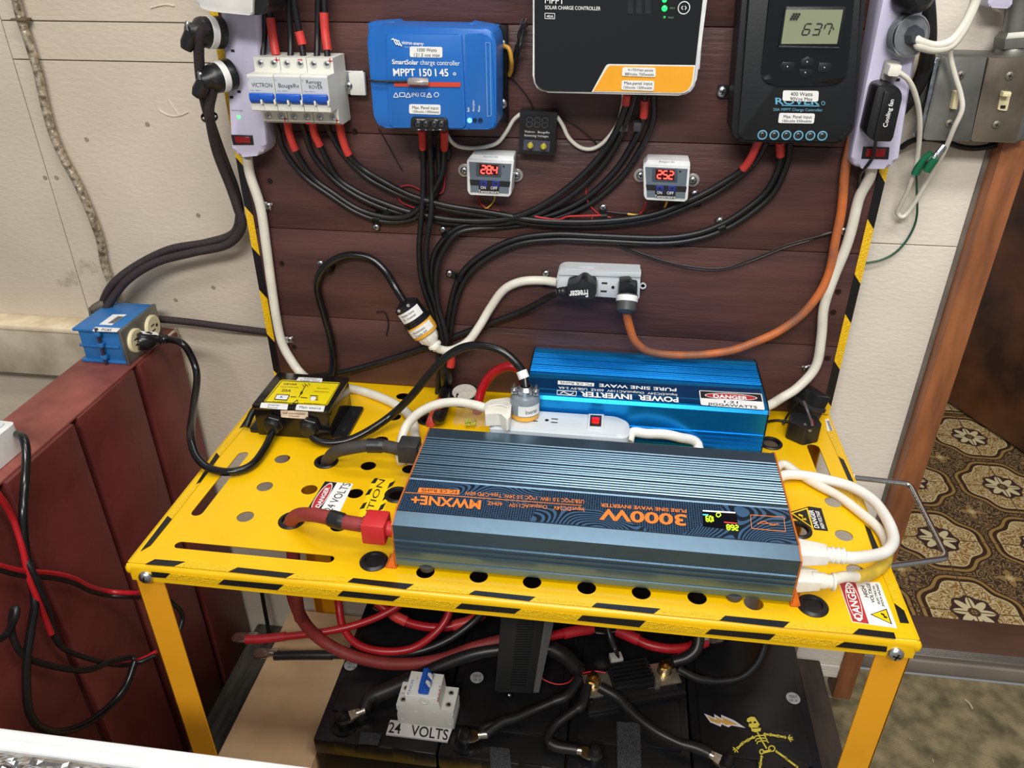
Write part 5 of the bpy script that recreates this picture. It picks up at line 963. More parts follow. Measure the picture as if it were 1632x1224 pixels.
MB().box((BX0, .2495, .0012), (BX1, .375, .0145)).out('underside', mat('end_plate_black', (22,26,32)), iv, False)
PBL = PT(.0812)
slab('printed_panel', mat('panel_blue', (10,70,124), .3, .6, .04, 40), iv, [(844,601.5),(1212,620.5),(1219,650),(842.5,622.5)], PT(.0809), .0004, smooth=False)
txs([('POWER  INVERTER', (1081,633.5), (925,624), (1081.5,641.5))], PBL, iv, WINK, bold=1.6, l=.0003); txs([('PURE SINE WAVE', (1078,619), (955,611.5), (1078,624))], PBL, iv, WINK, bold=1, l=.0003)
txs([('Input:DC24V  Output:AC110V  60HZ  USB:5V 2.4A', (1079,628), (890,616), (1079,631.5))], PBL, iv, WINK, bold=.4, l=.0003)
sticker(iv, [(889,606.5),(947,610.5),(946.6,615.5),(889,612)], PBL, [('FC CE RoHS', (943,611.5), (893,607.8), (943,615))], l=.0003); polyline(iv, 'symbol_frame', WINK, [(888,622),(919,624),(918,630.5),(888,628.5)], PBL, .9, l=.0004, closed=True); polyline(iv, 'sine_symbol', WINK, [(893,627),(898,624),(904,627),(909,629),(914,626)], PBL, 1.2, l=.0004)
st = sticker(iv, [(1114,622),(1214,627.5),(1219,653),(1117,645)], PT(.0822), [('1.21', (1154,641.5), (1176,643), (1154,638)), ('JIGGAWATTS', (1128,645), (1207,651), (1127.5,641))], r=.002, bold=.6, label='white danger sticker about jiggawatts')
PS_ = PT(.0827); slab('black_band', INK, st, [(1116,623),(1212.5,628.5),(1215,640),(1117,634)], PS_, .0002, l=.0002); oval(st, (1165,632), (42,2.4), (.5,5), PS_, WINK, .0004); oval(st, (1165,632), (40.5,2.3), (.5,4.2), PS_, DRED, .0006)
txs([('DANGER', (1137,633.5), (1192,637.2), (1136.5,628))], PS_, st, WINK, l=.0009, bold=1.6)
b = MB(); kn = B(822, 611, .05); b.lathe(V((.3715,.33,.044)), (-1,0,0), [(.010,0),(.011,.001),(.0095,.0022),(.011,.0034),(.0095,.0046),(.011,.0058),(.0095,.007),(.011,.0082),(.0095,.0094),(.011,.0106),(.0095,.0118),(.011,.013),(.008,.015),(0,.015)], 20); b.out('terminal_knob', mat('dark_red_knob', (96,14,28), .3), iv)
cable('red_cable', 'glossy red cable arching from the blue inverter down through the table', 'cable', [V((.362,.333,.062)), Yp(815,584,.335), Yp(795,589,.335), Yp(778,603,.335), Yp(767,624,.330), Zp(762,645,.014), Zp(760,662,-.01), Zp(760,668,-.06)], .0062, mat('glossy_red_cable', (178,22,34), .22), n=12)
# ================================================================ POWER STRIP BETWEEN THE INVERTERS
o = thing('power_strip', 'white power strip with red switch lying between the two inverters', 'power strip', V((.42, .225, 0)))
q = rnd([V((.338,.2035,.004)), V((.4965,.2035,.004)), V((.4965,.2455,.004)), V((.338,.2455,.004))], [.003,.012,.018,.003], 6)
MB().prism(q[::-1], (0,0,.054), 0).out('housing', WS, o)
MB().prism([p+V((0,0,.054)) for p in q], (0,0,.003), 0, taper=.93).out('top_face', WS, o)
for x in (.352, .385, .408): socket(o, V((x,.2255,.0611)), V((0,1,0)), V((1,0,0)), V((0,0,1)), 1.1)
slab('switch_frame', WS, o, [(938,659),(963,660),(962,683),(936,681)], PT(.0635), .003, 0, .0006); slab('switch_surround', BLK, o, [(941,661),(959,662),(958,679),(940,678)], PT(.0645), .002, 0, .0004); slab('rocker_switch', mat('switch_red_lit', (200,20,20), .2, 0, .1, 60, emit=.5), o, [(943,664),(956,664.6),(955,674),(943,673)], PT(.066), .002, 0, .0005)
for k in range(10): MB().box((.455+k*.0022,.2030,.046), (.456+k*.0022,.2037,.056)).out('grip_rib', WS, o, False)
o = thing('power_plug', 'white flat plug lying on the power strip beside the round grey plug', 'plug', V((.35, .228, .061)))
slab('plug_body', mat('cream_plug', (226,222,210)), o, [(772,643),(782,637),(812,633),(816,640),(813,665),(808,668),(797,659),(773,660)], PT(.079), .016, .002, .002)
MB().tube([Zp(778,648,.0796), Zp(795,645,.0805), Zp(811,649,.0798)], .0008, 6).out('finger_ridge', mat('cream_plug', (226,222,210)), o)
FP = o
cC = cable('white_cord', 'white cord arching left from the flat plug behind the black terminal cover', 'cord', [Zp(776,651,.070), Zp(755,645,.071), Zp(725,641,.070), Zp(695,645,.065), Zp(668,658,.055), Zp(650,676,.042), Zp(641,697,.030), Zp(637,722,.012), Zp(640,738,.006)], .0055, CORDW, n=12)
o = thing('power_plug', 'round grey and yellow plug labelled Inverter standing on the power strip', 'plug', V((.375, .234, .061)))
c = V((.3755, .2325, .0612)); ax = V((.01,.05,1)).normalized(); RP = o
MB().lathe(c, ax, [(.0155,0),(.0165,.001),(.0165,.006),(.016,.0065)], 30).out('yellow_base', mat('connector_yellow', (232,172,60)), o)
MB().lathe(c+ax*.0065, ax, [(.0168,0),(.0172,.002),(.0172,.017),(.0155,.021),(.008,.0225),(.007,.021)], 30).out('grey_shell', mat('grey_shell', (136,146,154), .3, .2), o)
MB().lathe(c+ax*.027, ax, [(.009,0),(.0105,.004),(.0105,.008),(.007,.012),(.0062,.012),(.006,.004)], 20).out('strain_clamp', STEEL, o)
for s_ in (-1, 1):
    q = c+ax*.034+V((s_*.0125,-.004,0)); MB().box(q+V((-.0035,-.002,-.004)), q+V((.0035,.004,.004)), .001).out('clamp_ear', STEEL, o); screw(q+V((0,-.002,0)), (0,-1,0), .003, o); MB().cyl(q, q+ax*.009, .0013, n=8).out('clamp_screw', STEEL, o)
cyl = lambda R_, a, z: c+ax*z+V((R_*math.sin(a), -R_*math.cos(a), 0))
b = MB(); A = [[b.b.verts.new(cyl(.0176, -.35+1.6*i/10, z)) for i in range(11)] for z in (.0085, .0215)]
for i in range(10): b.b.faces.new([A[0][i], A[0][i+1], A[1][i+1], A[1][i]])
lb = b.out('label', LBL, o)
txs([('Inverter', (.15,.012), (1.0,.012), (.15,.0175))], lambda a, z, l=0: cyl(.0176+l, a, z), lb, l=.0003)
cD = cable('black_cord', 'glossy black cord arching from the round Inverter plug to the yellow labelled box', 'cord', [c+ax*.036, Yp(834,596,.245), Yp(822,578,.25), Yp(800,560,.255), Yp(768,551,.26), Yp(738,554,.262), Yp(710,570,.262), Yp(685,596,.262), Yp(655,632,.262), Zp(626,660,.030), Zp(592,684,.018), Zp(555,702,.009), Zp(522,706,.007), Zp(502,700,.010), Zp(494,688,.016), Zp(493,679,.020)], .0050, GLB, n=12)
MB().tube([Yp(835.5,603,.243), Yp(831,591,.247)], .0064, 14, raw=True).out('white_sleeve', LBL, cD)
# ================================================================ TRANSFER SWITCH BOX
o = thing('transfer_switch', 'black transfer switch box with a yellow diagram label at the rear left of the cart', 'switch box', V((.087, .275, 0))); TS = o
GBK = mat('glossy_black_box', (20,19,20), .16, 0, .1, 60)
MB().box((.0375,.238,.0005), (.1335,.319,.0425), .0015).out('box_body', GBK, o); MB().box((.0365,.237,.0385), (.1345,.320,.0455), .0018).out('box_lid', GBK, o)
for x0, x1 in ((.024,.04),(.131,.152)):
    b = MB().prism(rnd([V((x0,.242,.0005)), V((x1,.242,.0005)), V((x1,.314,.0005)), V((x0,.314,.0005))], .004), (0,0,.004)); b.out('mount_flange', BLK, o)
for x, y in ((.143,.258),(.143,.298),(.0305,.262)): MB().lathe((x,y,.0042), (0,0,1), [(.0034,0),(.003,.0012),(0,.0016)], 12).out('flange_screw', INK, o)
PTS = PT(.0458)
st = sticker(o, [(448,605),(543,609.5),(521,646.5),(419.5,641)], PTS, m=mat('label_yellow', (236,212,20), .3, 0, .03), r=.004, label='yellow diagram label')
polyline(st, 'label_border', INK, [(449.5,606.5),(541,611),(519.5,645),(422,640)], PTS, .7, l=.001, closed=True)
txs([('DEVAR', (452,613), (473,614), (453,610)), ('Automatic Transfer Switch', (446.5,616.5), (475,618), (447,615)), ('20A', (448,623.5), (463,624.5), (450,619.5)), ('Main source', (505,619), (523,620), (506,617.5)), ('Utility power first', (500,624), (524,625.5), (501,622.5)), ('To inverter', (434,640), (458,641), (434.5,638.5)), ('To main source', (484,642.5), (510,644), (484.5,641))], PTS, st, INK, l=.0011)
slab('battery_symbol', LBL, st, [(441.5,629),(461.5,630),(457,637.5),(437,636)], PTS, .0002, l=.001, smooth=False); polyline(st, 'battery_outline', INK, [(441.5,628.5),(461.5,629.5),(457,637.5),(437,636)], PTS, 1, l=.0012, closed=True); polyline(st, 'battery_bolt', mat('toggle_blue', (28,88,190)), [(446,633.5),(449,631.5),(449.5,633.8)], PTS, 1.2, l=.0013)
polyline(st, 'switch_line', INK, [(476,633),(482,623),(487,614)], PTS, .9, l=.0012); polyline(st, 'arrow_head', INK, [(479,628),(481.5,624)], PTS, 3, l=.0013); polyline(st, 'circuit_line', INK, [(463,632),(472,632.5)], PTS, .9, l=.0012); polyline(st, 'circuit_line', INK, [(479,633),(490,634)], PTS, .9, l=.0012)
for k in range(4): polyline(st, 'lamp_mark', INK, [(482+k*3.2,612.5-(k%2)*2),(484.5+k*3.2,616-(k%2)*2)], PTS, .8, l=.0012)
for k in range(3): polyline(st, 'coil_mark', INK, [(494,630+k*3),(507,631+k*3)], PTS, 1, l=.0012)
oval(st, (499,635), (4.5,.3), (-1,3.5), PTS, LBL, .0013); polyline(st, 'warning_triangle', INK, [(466,643),(474,637),(474.5,643.5)], PTS, .8, l=.0012, closed=True)
sticker(o, [(476,601),(514,603),(513,609),(472,606.5)], PT(.047), [('Automatic', (484,604), (505,605), (484.5,602)), ('Transfer switch', (478,607), (509,608.5), (478.5,604.8))], r=.001)
sticker(o, [(416.5,641.5),(459.5,644),(457.5,653),(414,649.5)], PTS, [('Inverter', (427,646), (446,647), (428,643.5)), ('Source', (426,649.5), (442,650.4), (426.5,647.4))], r=.001, l=.0008); sticker(o, [(473,644.5),(518,647),(515.5,656),(470.5,653)], PTS, [('Main source', (477,650.5), (511,652.5), (478,646.5))], r=.001, l=.0008)
PFR = PY_(.2365); sticker(o, [(447,654),(491,656),(491,668),(448,665)], PFR, [('Self consumption', (451,659.5), (486,661), (451,656.5)), ('3.5watts', (460,664), (477,665), (460,661))], m=mat('cream_label', (240,222,200)), r=.0015)
for gx in (438, 495):
    g_ = Yp(gx, 672, .237); a = V((g_.x, .2375, .0225)); ax = V((0,-1,-.12)).normalized()
    MB().lathe(a, ax, [(.0128,0),(.0128,.006),(.0118,.007)], 6).out('gland_hex', BLK, o); MB().lathe(a+ax*.005, ax, [(.0098,0),(.0098,.007),(.0088,.0095),(.006,.0102),(0,.0102)], 20).out('gland_cap', BLK, o)
# ================================================================ REAR TABLE ODDMENTS
o = thing('round_gauge', 'black round device with a scuffed white face lying behind the power strip', 'gauge', Zp(742, 645, 0))
c = Zp(741, 636, .001); ax = V((.0,-.15,1)).normalized()
MB().lathe(c, ax, [(.019,0),(.0215,.002),(.0215,.010),(.018,.013),(.0165,.0125)], 28).out('housing', BLK, o); MB().lathe(c+ax*.0125, ax, [(.0165,0),(.016,.0006),(0,.0006)], 28).out('white_face', mat('scuffed_white', (206,200,188), .4, 0, .12, 120), o)
for a_ in (.6, 2.2, 4): MB().lathe(c+ax*.0131+V((math.cos(a_)*.011, math.sin(a_)*.011, 0)), ax, [(.0013,0),(0,.0002)], 10).out('face_mark', INK, o)
MB().tube([Zp(735,620,.01), Zp(728,632,.012), Zp(733,645,.006)], .0016, 8).out('steel_loop', STEEL, o)
o = thing('plastic_bag', 'small clear plastic bag with yellow green beads behind the large inverter', 'bag', Zp(755, 672, 0))
b = MB(); bx, by = 12, 7; G = [[None]*(by+1) for _ in range(bx+1)]; A0, B0, C0, D0 = Zp(722,678,.001), Zp(782,682,.001), Zp(790,656,.001), Zp(728,652,.001)
for i in range(bx+1):
    for k in range(by+1):
        u, v = i/bx, k/by; p = (A0*(1-u)+B0*u)*(1-v)+(D0*(1-u)+C0*u)*v; p = p+V((random.uniform(-.001,.001), random.uniform(-.001,.001), math.sin(math.pi*u)*math.sin(math.pi*v)*.011+random.uniform(0,.003))); G[i][k] = b.b.verts.new(p)
for i in range(bx):
    for k in range(by): b.b.faces.new([G[i][k], G[i+1][k], G[i+1][k+1], G[i][k+1]])
b.out('film', mat('clear_film', (225,220,200), .12, 0, 0, alpha=.2), o)
b = MB(); 
for i in range(60): p = Zp(random.uniform(742,758), random.uniform(668,678), random.uniform(.002,.009)); b.lathe(p, (0,0,1), [(0,-.0013),(.0013,0),(0,.0013)], 6)
tag(b.out('beads', mat('yellow_green_beads', (186,196,50), .4, 0, .2, 200), o), kind='stuff')
cable('red_cable', 'short salmon red sleeved cable rising from the hole behind the large inverter', 'cable', [Zp(684,684,-.05), Zp(686,676,.0), Zp(692,663,.012), Zp(698,650,.026), Zp(703,640,.036)], .0066, mat('salmon_sleeve', (206,74,70), .4), n=12)
o = thing('clip_on_fan', 'small black hinged gadget with two rivets at the rear right cart corner', 'gadget', V((.72, .34, 0)))
def hull(name, m, px, z0, z1, bev=.001): return MB().prism([Zp(x, y, z1) for x, y in px], (0,0,z0-z1), bev).out(name, m, o)
R1 = Matrix.Rotation(.55, 3, 'Z') @ Matrix.Rotation(.35, 3, 'Y'); c = V((.724,.357,.030))
MB().box(c+V((-.012,-.017,-.018)), c+V((.012,.017,.018)), .002, R1, c).out('upper_body', BLK, o); MB().box(c+V((-.013,-.0185,-.004)), c+V((.013,.0185,.002)), .001, R1, c).out('seam_band', mat('band_black', (44,44,46), .4), o)
c = V((.711,.330,.0145)); R2 = Matrix.Rotation(-.35, 3, 'Z')
MB().prism(rnd([V((.700,.341,.001)), V((.693,.318,.001)), V((.712,.303,.001)), V((.733,.314,.001)), V((.73,.336,.001))], .004), (0,0,.024)).out('lower_body', mat('soft_black', (26,27,30)), o)
for x, y in ((1283,676.5),(1290.5,686.5)): ring('rivet', STEEL, o, Zp(x, y, .0252), (0,0,1), .0022, .0011, .0006, 12)
MB().tube([Zp(1281,640,.05), Zp(1287,655,.046), Zp(1293,672,.032), Zp(1294,679,.027)], .0016, 8).out('wire', mat('wire_grey', (90,84,84), .4), o); MB().tube([Zp(1294,668,.034), Zp(1296,678,.027)], .0009, 6).out('red_wire', WR_, o)
cable('thin_cable', 'thin black cable across the rear right of the cart to the hinged gadget', 'cable', [V((.655,.337,.004)), Zp(1235,670,.003), Zp(1255,672,.003), Zp(1275,673,.004)], .0017, RUB); cable('thin_cable', 'thin black lead leaning from the table up to the hinged gadget', 'cable', [Zp(1248,676,.003), Zp(1254,664,.012), Zp(1264,650,.028), Zp(1275,640,.042)], .0015, RUB)
# ================================================================ UNDER THE CART
BAT = mat('battery_black', (22,23,26), .3, 0, .15, 30, .08, 300); BZ = -.4
bx = [.102, .2755, .4475, .6135, .7845]
wh = ['leftmost of the four black batteries under the cart, beside the cardboard box', 'second black battery from the left, under the small white breaker', 'third black battery from the left, under the finned bus bar', 'rightmost black battery, with skeleton and lightning stickers']
tp = [(.139,.131),(.3105,.126),(.485,.1235),(.656,.1315)]; bats = []
for k in range(4):
    x0, x1 = bx[k]+.001, bx[k+1]-.001
    t = thing('battery', wh[k], 'battery', V(((x0+x1)/2, .26, -.588)), 'batteries under the cart'); bats.append(t)
    MB().box((x0+.002, .106, -.588), (x1-.002, .364, -.432), .002).out('case', BAT, t); MB().box((x0, .104, -.434), (x1, .366, -.404), .003).out('lid', BAT, t)
    MB().box((x0+.012, .15, -.405), (x1-.012, .352, BZ), .002).out('raised_top', BAT, t)
    for xx in (x0+.03, x1-.06): MB().box((xx, .1025, -.425), (xx+.03, .105, -.40), .001).out('rim_rib', BAT, t)
    tx_, ty = tp[k]; MB().lathe((tx_, ty, -.404), (0,0,1), [(.019,0),(.019,.003),(.014,.003),(.013,.001),(.008,.001),(.008,.008),(0,.008)], 24).out('terminal_well', BAT, t)
    MB().lathe((tx_, ty, -.396), (0,0,1), [(.0105,0),(.0105,.006),(.008,.009),(.0085,.014),(.006,.0185),(0,.0205)], 20).out('terminal_boot', mat('boot_rubber', (26,26,28), .35), t)
PBt_ = PT(BZ+.0004)
for x, y, k in ((559,1060,0),(760,1080,1),(1264,1113,3)):
    cst = MB().lathe(Zp(x, y, BZ), (0,0,1), [(.0098,0),(.0098,.0006),(0,.0006)], 24).out('round_sticker', mat('silver_sticker', (176,178,180), .35, .2), bats[k]); txs([('TEST', (x-7,y-1), (x+7,y-.5), (x-7,y-5)), ('OK 24', (x-6,y+5), (x+7,y+5.5), (x-6,y+1))], PBt_, cst, INK, l=.0006)
for q, k in (([(575,1166),(608,1169),(602,1188),(572,1185)], 0), ([(983,1150),(1020,1152),(1022,1224),(984,1224)], 2), ([(780,1190),(812,1193),(815,1224),(782,1224)], 1)):
    slab('velcro_patch', mat('velcro', (52,54,58), .6, 0, .8, 700, .5, 600, col2=(24,25,28)), bats[k], q, PT(BZ+.0012), .0008)
sk = bats[3]; YB = mat('bone_yellow', (236,216,84), .45, 0, .02); PK = PT(BZ+.0006)
o_ = slab('lightning_sticker', mat('sticker_white', (226,220,226), .4), sk, [(1122,1137),(1139,1144),(1138,1138),(1150,1145),(1149,1139),(1170,1148),(1188,1160),(1166,1156),(1161,1159),(1150,1154),(1149,1158),(1132,1151)], PK, .0003, smooth=False)
slab('lightning_centre', mat('sticker_gold', (214,168,88), .4), o_, [(1127,1140),(1143,1148),(1140,1142),(1153,1149),(1151,1143),(1164,1149),(1176,1155),(1160,1155),(1158,1156),(1149,1151),(1148,1154),(1133,1149)], PK, .0002, l=.0003, smooth=False)
so = slab('skeleton_sticker', mat('sticker_black', (16,16,18), .3), sk, [(1188,1140),(1204,1140),(1216,1160),(1262,1168),(1268,1182),(1236,1184),(1230,1190),(1290,1220),(1280,1240),(1250,1222),(1226,1240),(1205,1240),(1208,1205),(1200,1182),(1176,1204),(1163,1200),(1166,1186),(1194,1166)], PK, .0002, l=-.0002)
polyl = lambda pts, wd_, nm='bone': polyline(so, nm, YB, pts, PK, wd_, l=.0006)
slab('skull', YB, so, [(1191,1145),(1197,1142),(1203,1143),(1207,1149),(1211,1155),(1207,1158),(1213,1161),(1212,1165),(1204,1167),(1198,1165),(1197,1160),(1193,1157),(1194,1152),(1190,1149)], PK, .0003, l=.0006, smooth=False)
for x, y in ((1196,1151.5),(1203,1151)): oval(so, (x,y), (2.2,0), (0,1.5), PK, INK, .0009, 'eye_socket')
polyline(so, 'mouth', INK, [(1199,1160.5),(1211,1160)], PK, 1.2, l=.0009)
polyl([(1207,1167),(1214,1180),(1222,1193)], 2.2)
for i in range(3):
    yy = 1173+i*4.3; xx = 1209+i*2; polyl([(xx-7,yy+4),(xx-5,yy),(xx,yy-.5)], 1.8, 'rib'); polyl([(xx+2,yy-1),(xx+9,yy-1),(xx+12,yy+2)], 1.8, 'rib')
for pts in ([(1200,1175),(1193,1179)],[(1191,1180),(1184,1184)],[(1182,1186),(1176,1192)],[(1219,1170),(1227,1171)],[(1229,1171),(1239,1173)],[(1241,1173),(1251,1175)],[(1238,1198),(1252,1208)],[(1254,1210),(1270,1222)],[(1214,1206),(1212,1216)],[(1212,1218),(1210,1230)]):
    polyl(pts, 3); [polyl([(a_[0]-1.5,a_[1]-1.6),(a_[0]+1.5,a_[1]+1.6)], 3.4, 'joint') for a_ in pts]
for c_, ds in (((1173,1194),((-5,-3),(-5,1),(-2,5),(3,5))), ((1256,1176),((3,-5),(7,-1),(8,3),(5,6)))):
    for d_ in ds: polyl([c_, (c_[0]+d_[0], c_[1]+d_[1])], 1.6, 'finger')
for c_, rx, ry in (((1214,1198),3.2,3.6),((1230,1193),5,4.5)):
    pp = [(c_[0]+rx*math.cos(a_), c_[1]+ry*math.sin(a_)) for a_ in [i*math.pi/5 for i in range(10)]]; polyline(so, 'pelvis', YB, pp, PK, 2, l=.0006, closed=True)
polyl([(1216,1199),(1229,1196)], 4, 'pelvis')
# breaker on the batteries
t = thing('circuit_breaker', 'white two pole breaker with blue lever standing on the batteries', 'circuit breaker', V((.252, .16, BZ)))
xl, xr = .213, .2925; ya, yb = .141, .180; BW = mat('breaker_white', (226,226,220), .4, 0, .04)
pr_ = [(xl,BZ+.001),(xr,BZ+.001),(xr,-.378),(xr-.003,-.374),(xr,-.371),(xr,-.362),(.2745,-.362),(.2725,-.338),(.2265,-.338),(.229,-.362),(xl,-.362),(xl,-.371),(xl+.003,-.374),(xl,-.378)]
MB().prism([V((x, ya, z)) for x, z in pr_], (0, yb-ya, 0), .0008).out('housing', BW, t)
MB().box((xl+.002,(ya+yb)/2-.0003,-.3618),(.2285,(ya+yb)/2+.0003,-.3614)).out('pole_seam', mat('seam_grey', (140,140,134)), t, False)
for x in (.2205, .2835):
    for yy in (.151, .170): c = V((x, yy, -.362)); ring('terminal_rim', mat('rim_grey', (190,190,182)), t, c, (0,0,1), .0048, .0034, .0005, 14); screw(c, (0,0,1), .0032, t, name='terminal_screw', h=.0008)
b = MB(); b.box((.2440,.1445,-.340),(.2585,.177,-.3325), .002); b.prism([V((.245,.146,-.333)), V((.2575,.146,-.333)), V((.252,.146,-.322)), V((.246,.146,-.324))], (0,.0295,0), .001); b.out('lever', BLU, t)
for yy in (.1555, .168): MB().lathe((.2535, yy-.002, -.331), (0,1,0), [(.0062,0),(.0062,.004),(0,.004)], 18).out('lever_wheel', BW, t)
MB().lathe((.2535, .1412, -.3455), (0,-1,0), [(.0068,0),(.0068,.0015),(.0045,.002),(.0045,.001),(0,.001)], 18).out('lever_pivot', BW, t)
PQ = PT(-.3378); txs([('+', (634,1108), (638,1108.5), (634,1104)), ('CNCM', (652,1107), (660,1084), (648,1107))], PQ, t, mat('blue_ink', (40,100,180), .5, 0, 0), l=.0003); txs([('DZ47', (699,1118), (703,1092), (696,1118)), ('63 A', (666,1083), (667,1079), (663,1083))], PQ, t, mat('red_ink', (170,50,60), .5, 0, 0), l=.0003)
for x, z in ((xl+.006,-.39),(xr-.006,-.39),(.24,-.372),(.265,-.368)): MB().lathe((x, ya, z), (0,-1,0), [(.0022,0),(.0016,.0006),(0,.0006)], 10).out('rivet', BW, t)
lb = slab('voltage_label', LBL, bats[1], [(622,1147),(722,1158),(713,1182),(615,1170)], PT(BZ+.0008), .003, label='white label reading 24 VOLTS', smooth=False); txs([('24   VOLTS', (618.5,1167), (713,1179.5), (621,1150))], PT(BZ+.0008), lb, l=.0003, bold=.6)
# lugs and heavy cables
def Z4(x, y, z=-.38): return Zp(x, y, z)
def lug(parent, c, d, r=.0095, name='cable_lug'):
    d = V(d).normalized(); s_ = V((-d.y, d.x, 0)).normalized(); up_ = V((0,0,1)); b = MB()
    pts = [c-s_*r*math.cos(a_)-d*r*math.sin(a_) for a_ in [math.pi*i/8 for i in range(9)]]; pts = [c+s_*r*math.cos(math.pi*i/8)-d*r*math.sin(math.pi*i/8) for i in range(9)]
    pts += [c+d*r*1.3-s_*r*.85, c+d*r*2.2-s_*r*.6+up_*.004, c+d*r*2.2+s_*r*.6+up_*.004, c+d*r*1.3+s_*r*.85]
    b.prism(pts, (0,0,.0022)); b.tube([c+d*r*1.9+up_*.005, c+d*r*3.2+up_*.006], r*.62, 12, raw=True); b.out(name, mat('tinned_copper', (205,200,190), .25, 1, .15, 90, .2, 150), parent); return c+d*r*3.1+up_*.006
def heavy(lab, pts, r, m, ends=(), shr=(), smat=None, cat='cable', group='heavy cables under the cart', nm='battery_cable'):
    o = cable(nm, lab, cat, pts, r, m, group, n=14)
    for c_, to in ends: lug(o, c_, to-c_)
    for q in shr: MB().tube(q, r*1.22, 14).out('shrink_sleeve', smat or mat('shrink_black', (30,30,32)), o)
    return o
HB = mat('heavy_black_cable', (30,30,32), .38, 0, .15, 30)
T = [V((x, y, -.392)) for x, y in tp]
e0 = Z4(590,1112,-.378)
heavy('thickest black cable from the left battery terminal sweeping up right', [T[0]+V((.026,.014,.006)), Z4(590,1112,-.380), Z4(625,1097,-.378), Z4(665,1078,-.374), Z4(715,1056,-.370), Z4(765,1040,-.366), Z4(830,1033,-.36), Z4(880,1035,-.36), Z4(905,1050,-.362), Z4(925,1072,-.364)], .0095, HB, [(T[0], T[0]+V((.026,.014,0)))], [[Z4(598,1108,-.38), Z4(625,1097,-.378), Z4(655,1083,-.375)], [Z4(880,1035,-.36), Z4(903,1048,-.362), Z4(922,1068,-.364)]])
S1, S2 = V((.477,.228,-.372)), V((.579,.262,-.372))
heavy('black cable from the finned bus bar to the second battery terminal', [S1+V((-.02,-.006,.004)), Z4(905,1108,-.372), Z4(878,1120,-.376), Z4(850,1132,-.38), Z4(812,1148,-.382), Z4(775,1158,-.383), T[1]+V((.024,.004,.006))], .0058, HB, [(T[1], T[1]+V((.03,.005,0)))], [[S1+V((-.02,-.006,.004)), Z4(905,1108,-.372), Z4(882,1118,-.376)], [Z4(820,1145,-.382), Z4(800,1151,-.382), T[1]+V((.027,.005,.006))]])
heavy('short black cable from the finned bus bar curling to the third battery terminal', [S1+V((-.008,-.018,.004)), Z4(928,1122,-.372), Z4(905,1140,-.378), Z4(885,1156,-.383), Z4(874,1174,-.386), Z4(880,1188,-.387), Z4(903,1190,-.387), T[2]+V((-.022,.0,.006))], .0058, HB, [(T[2], T[2]+V((-.03,.0,0)))], [[S1+V((-.008,-.018,.004)), Z4(928,1122,-.372), Z4(918,1131,-.375)], [Z4(876,1184,-.386), Z4(888,1190,-.387), T[2]+V((-.024,.0,.006))]])
heavy('black cable from the finned bus bar to the rightmost battery terminal', [S1+V((.01,-.016,.004)), Z4(985,1112,-.372), Z4(1010,1138,-.377), Z4(1045,1165,-.381), Z4(1085,1185,-.384), Z4(1120,1195,-.384), T[3]+V((-.022,.008,.006))], .0062, HB, [(T[3], T[3]+V((-.028,.012,0)))], [[S1+V((.01,-.016,.004)), Z4(985,1112,-.372), Z4(1005,1134,-.376)], [Z4(1088,1186,-.384), Z4(1110,1192,-.384), T[3]+V((-.024,.010,.006))]])
heavy('black cable from the right bus bar bolt rising under the cart', [S2+V((.012,.006,.006)), Z4(1095,1048,-.36), Z4(1110,1034,-.35), Z4(1114,1010,-.335), Z4(1114,985,-.32)], .0085, HB, [(S2, S2+V((.02,.014,0)))])
heavy('black cable from the right bus bar curving right and up', [S2+V((.018,-.004,.004)), Z4(1110,1081,-.376), Z4(1145,1086,-.38), Z4(1180,1080,-.378), Z4(1204,1060,-.37), Z4(1216,1035,-.36), Z4(1220,1010,-.35)], .0048, HB, (), [[S2+V((.018,-.004,.004)), Z4(1110,1081,-.376), Z4(1132,1085,-.379)]])
heavy('black cable with a loose lug lying over the cardboard box', [Z4(440,1045,-.40), Z4(480,1044,-.395), Z4(540,1044,-.392), Z4(600,1045,-.385), Z4(660,1040,-.375), Z4(710,1022,-.365), Z4(750,995,-.35), Z4(775,970,-.33)], .0058, HB, [(Z4(414,1042,-.404), Z4(440,1044.5,-.404))], [[Z4(438,1045,-.40), Z4(480,1044,-.395), Z4(530,1044,-.392)]])
heavy('glossy red cable with a loose lug over the cardboard box', [Z4(400,1019,-.36), Z4(450,1015,-.355), Z4(510,1008,-.35), Z4(560,998,-.345), Z4(605,982,-.34), Z4(640,962,-.33), Z4(665,940,-.32)], .0055, REDC, [(Z4(380,1017,-.364), Z4(400,1018,-.364))], [[Z4(392,1019,-.36), Z4(420,1018,-.358), Z4(455,1014,-.355)]], mat('shrink_red', (186,34,44), .45))
heavy('glossy red cable hanging in a deep loop behind the dusty red one', [Z4(537,930,-.30), Z4(540,965,-.33), Z4(547,1000,-.35), Z4(570,1027,-.362), Z4(610,1038,-.366), Z4(655,1034,-.364), Z4(690,1012,-.355), Z4(712,985,-.34), Z4(722,950,-.32)], .0058, REDC)
heavy('red cable with pale sleeves linking battery tops behind the deep loop', [Z4(600,960,-.35), Z4(620,975,-.362), Z4(650,992,-.37), Z4(690,1000,-.372), Z4(730,996,-.37), Z4(765,980,-.36), Z4(785,965,-.35)], .0068, REDC, [(Z4(604,966,-.365), Z4(620,975,-.365))], [[Z4(618,973,-.362), Z4(632,983,-.366), Z4(648,991,-.37)], [Z4(722,997,-.371), Z4(748,990,-.365), Z4(770,977,-.358)]], REDS)
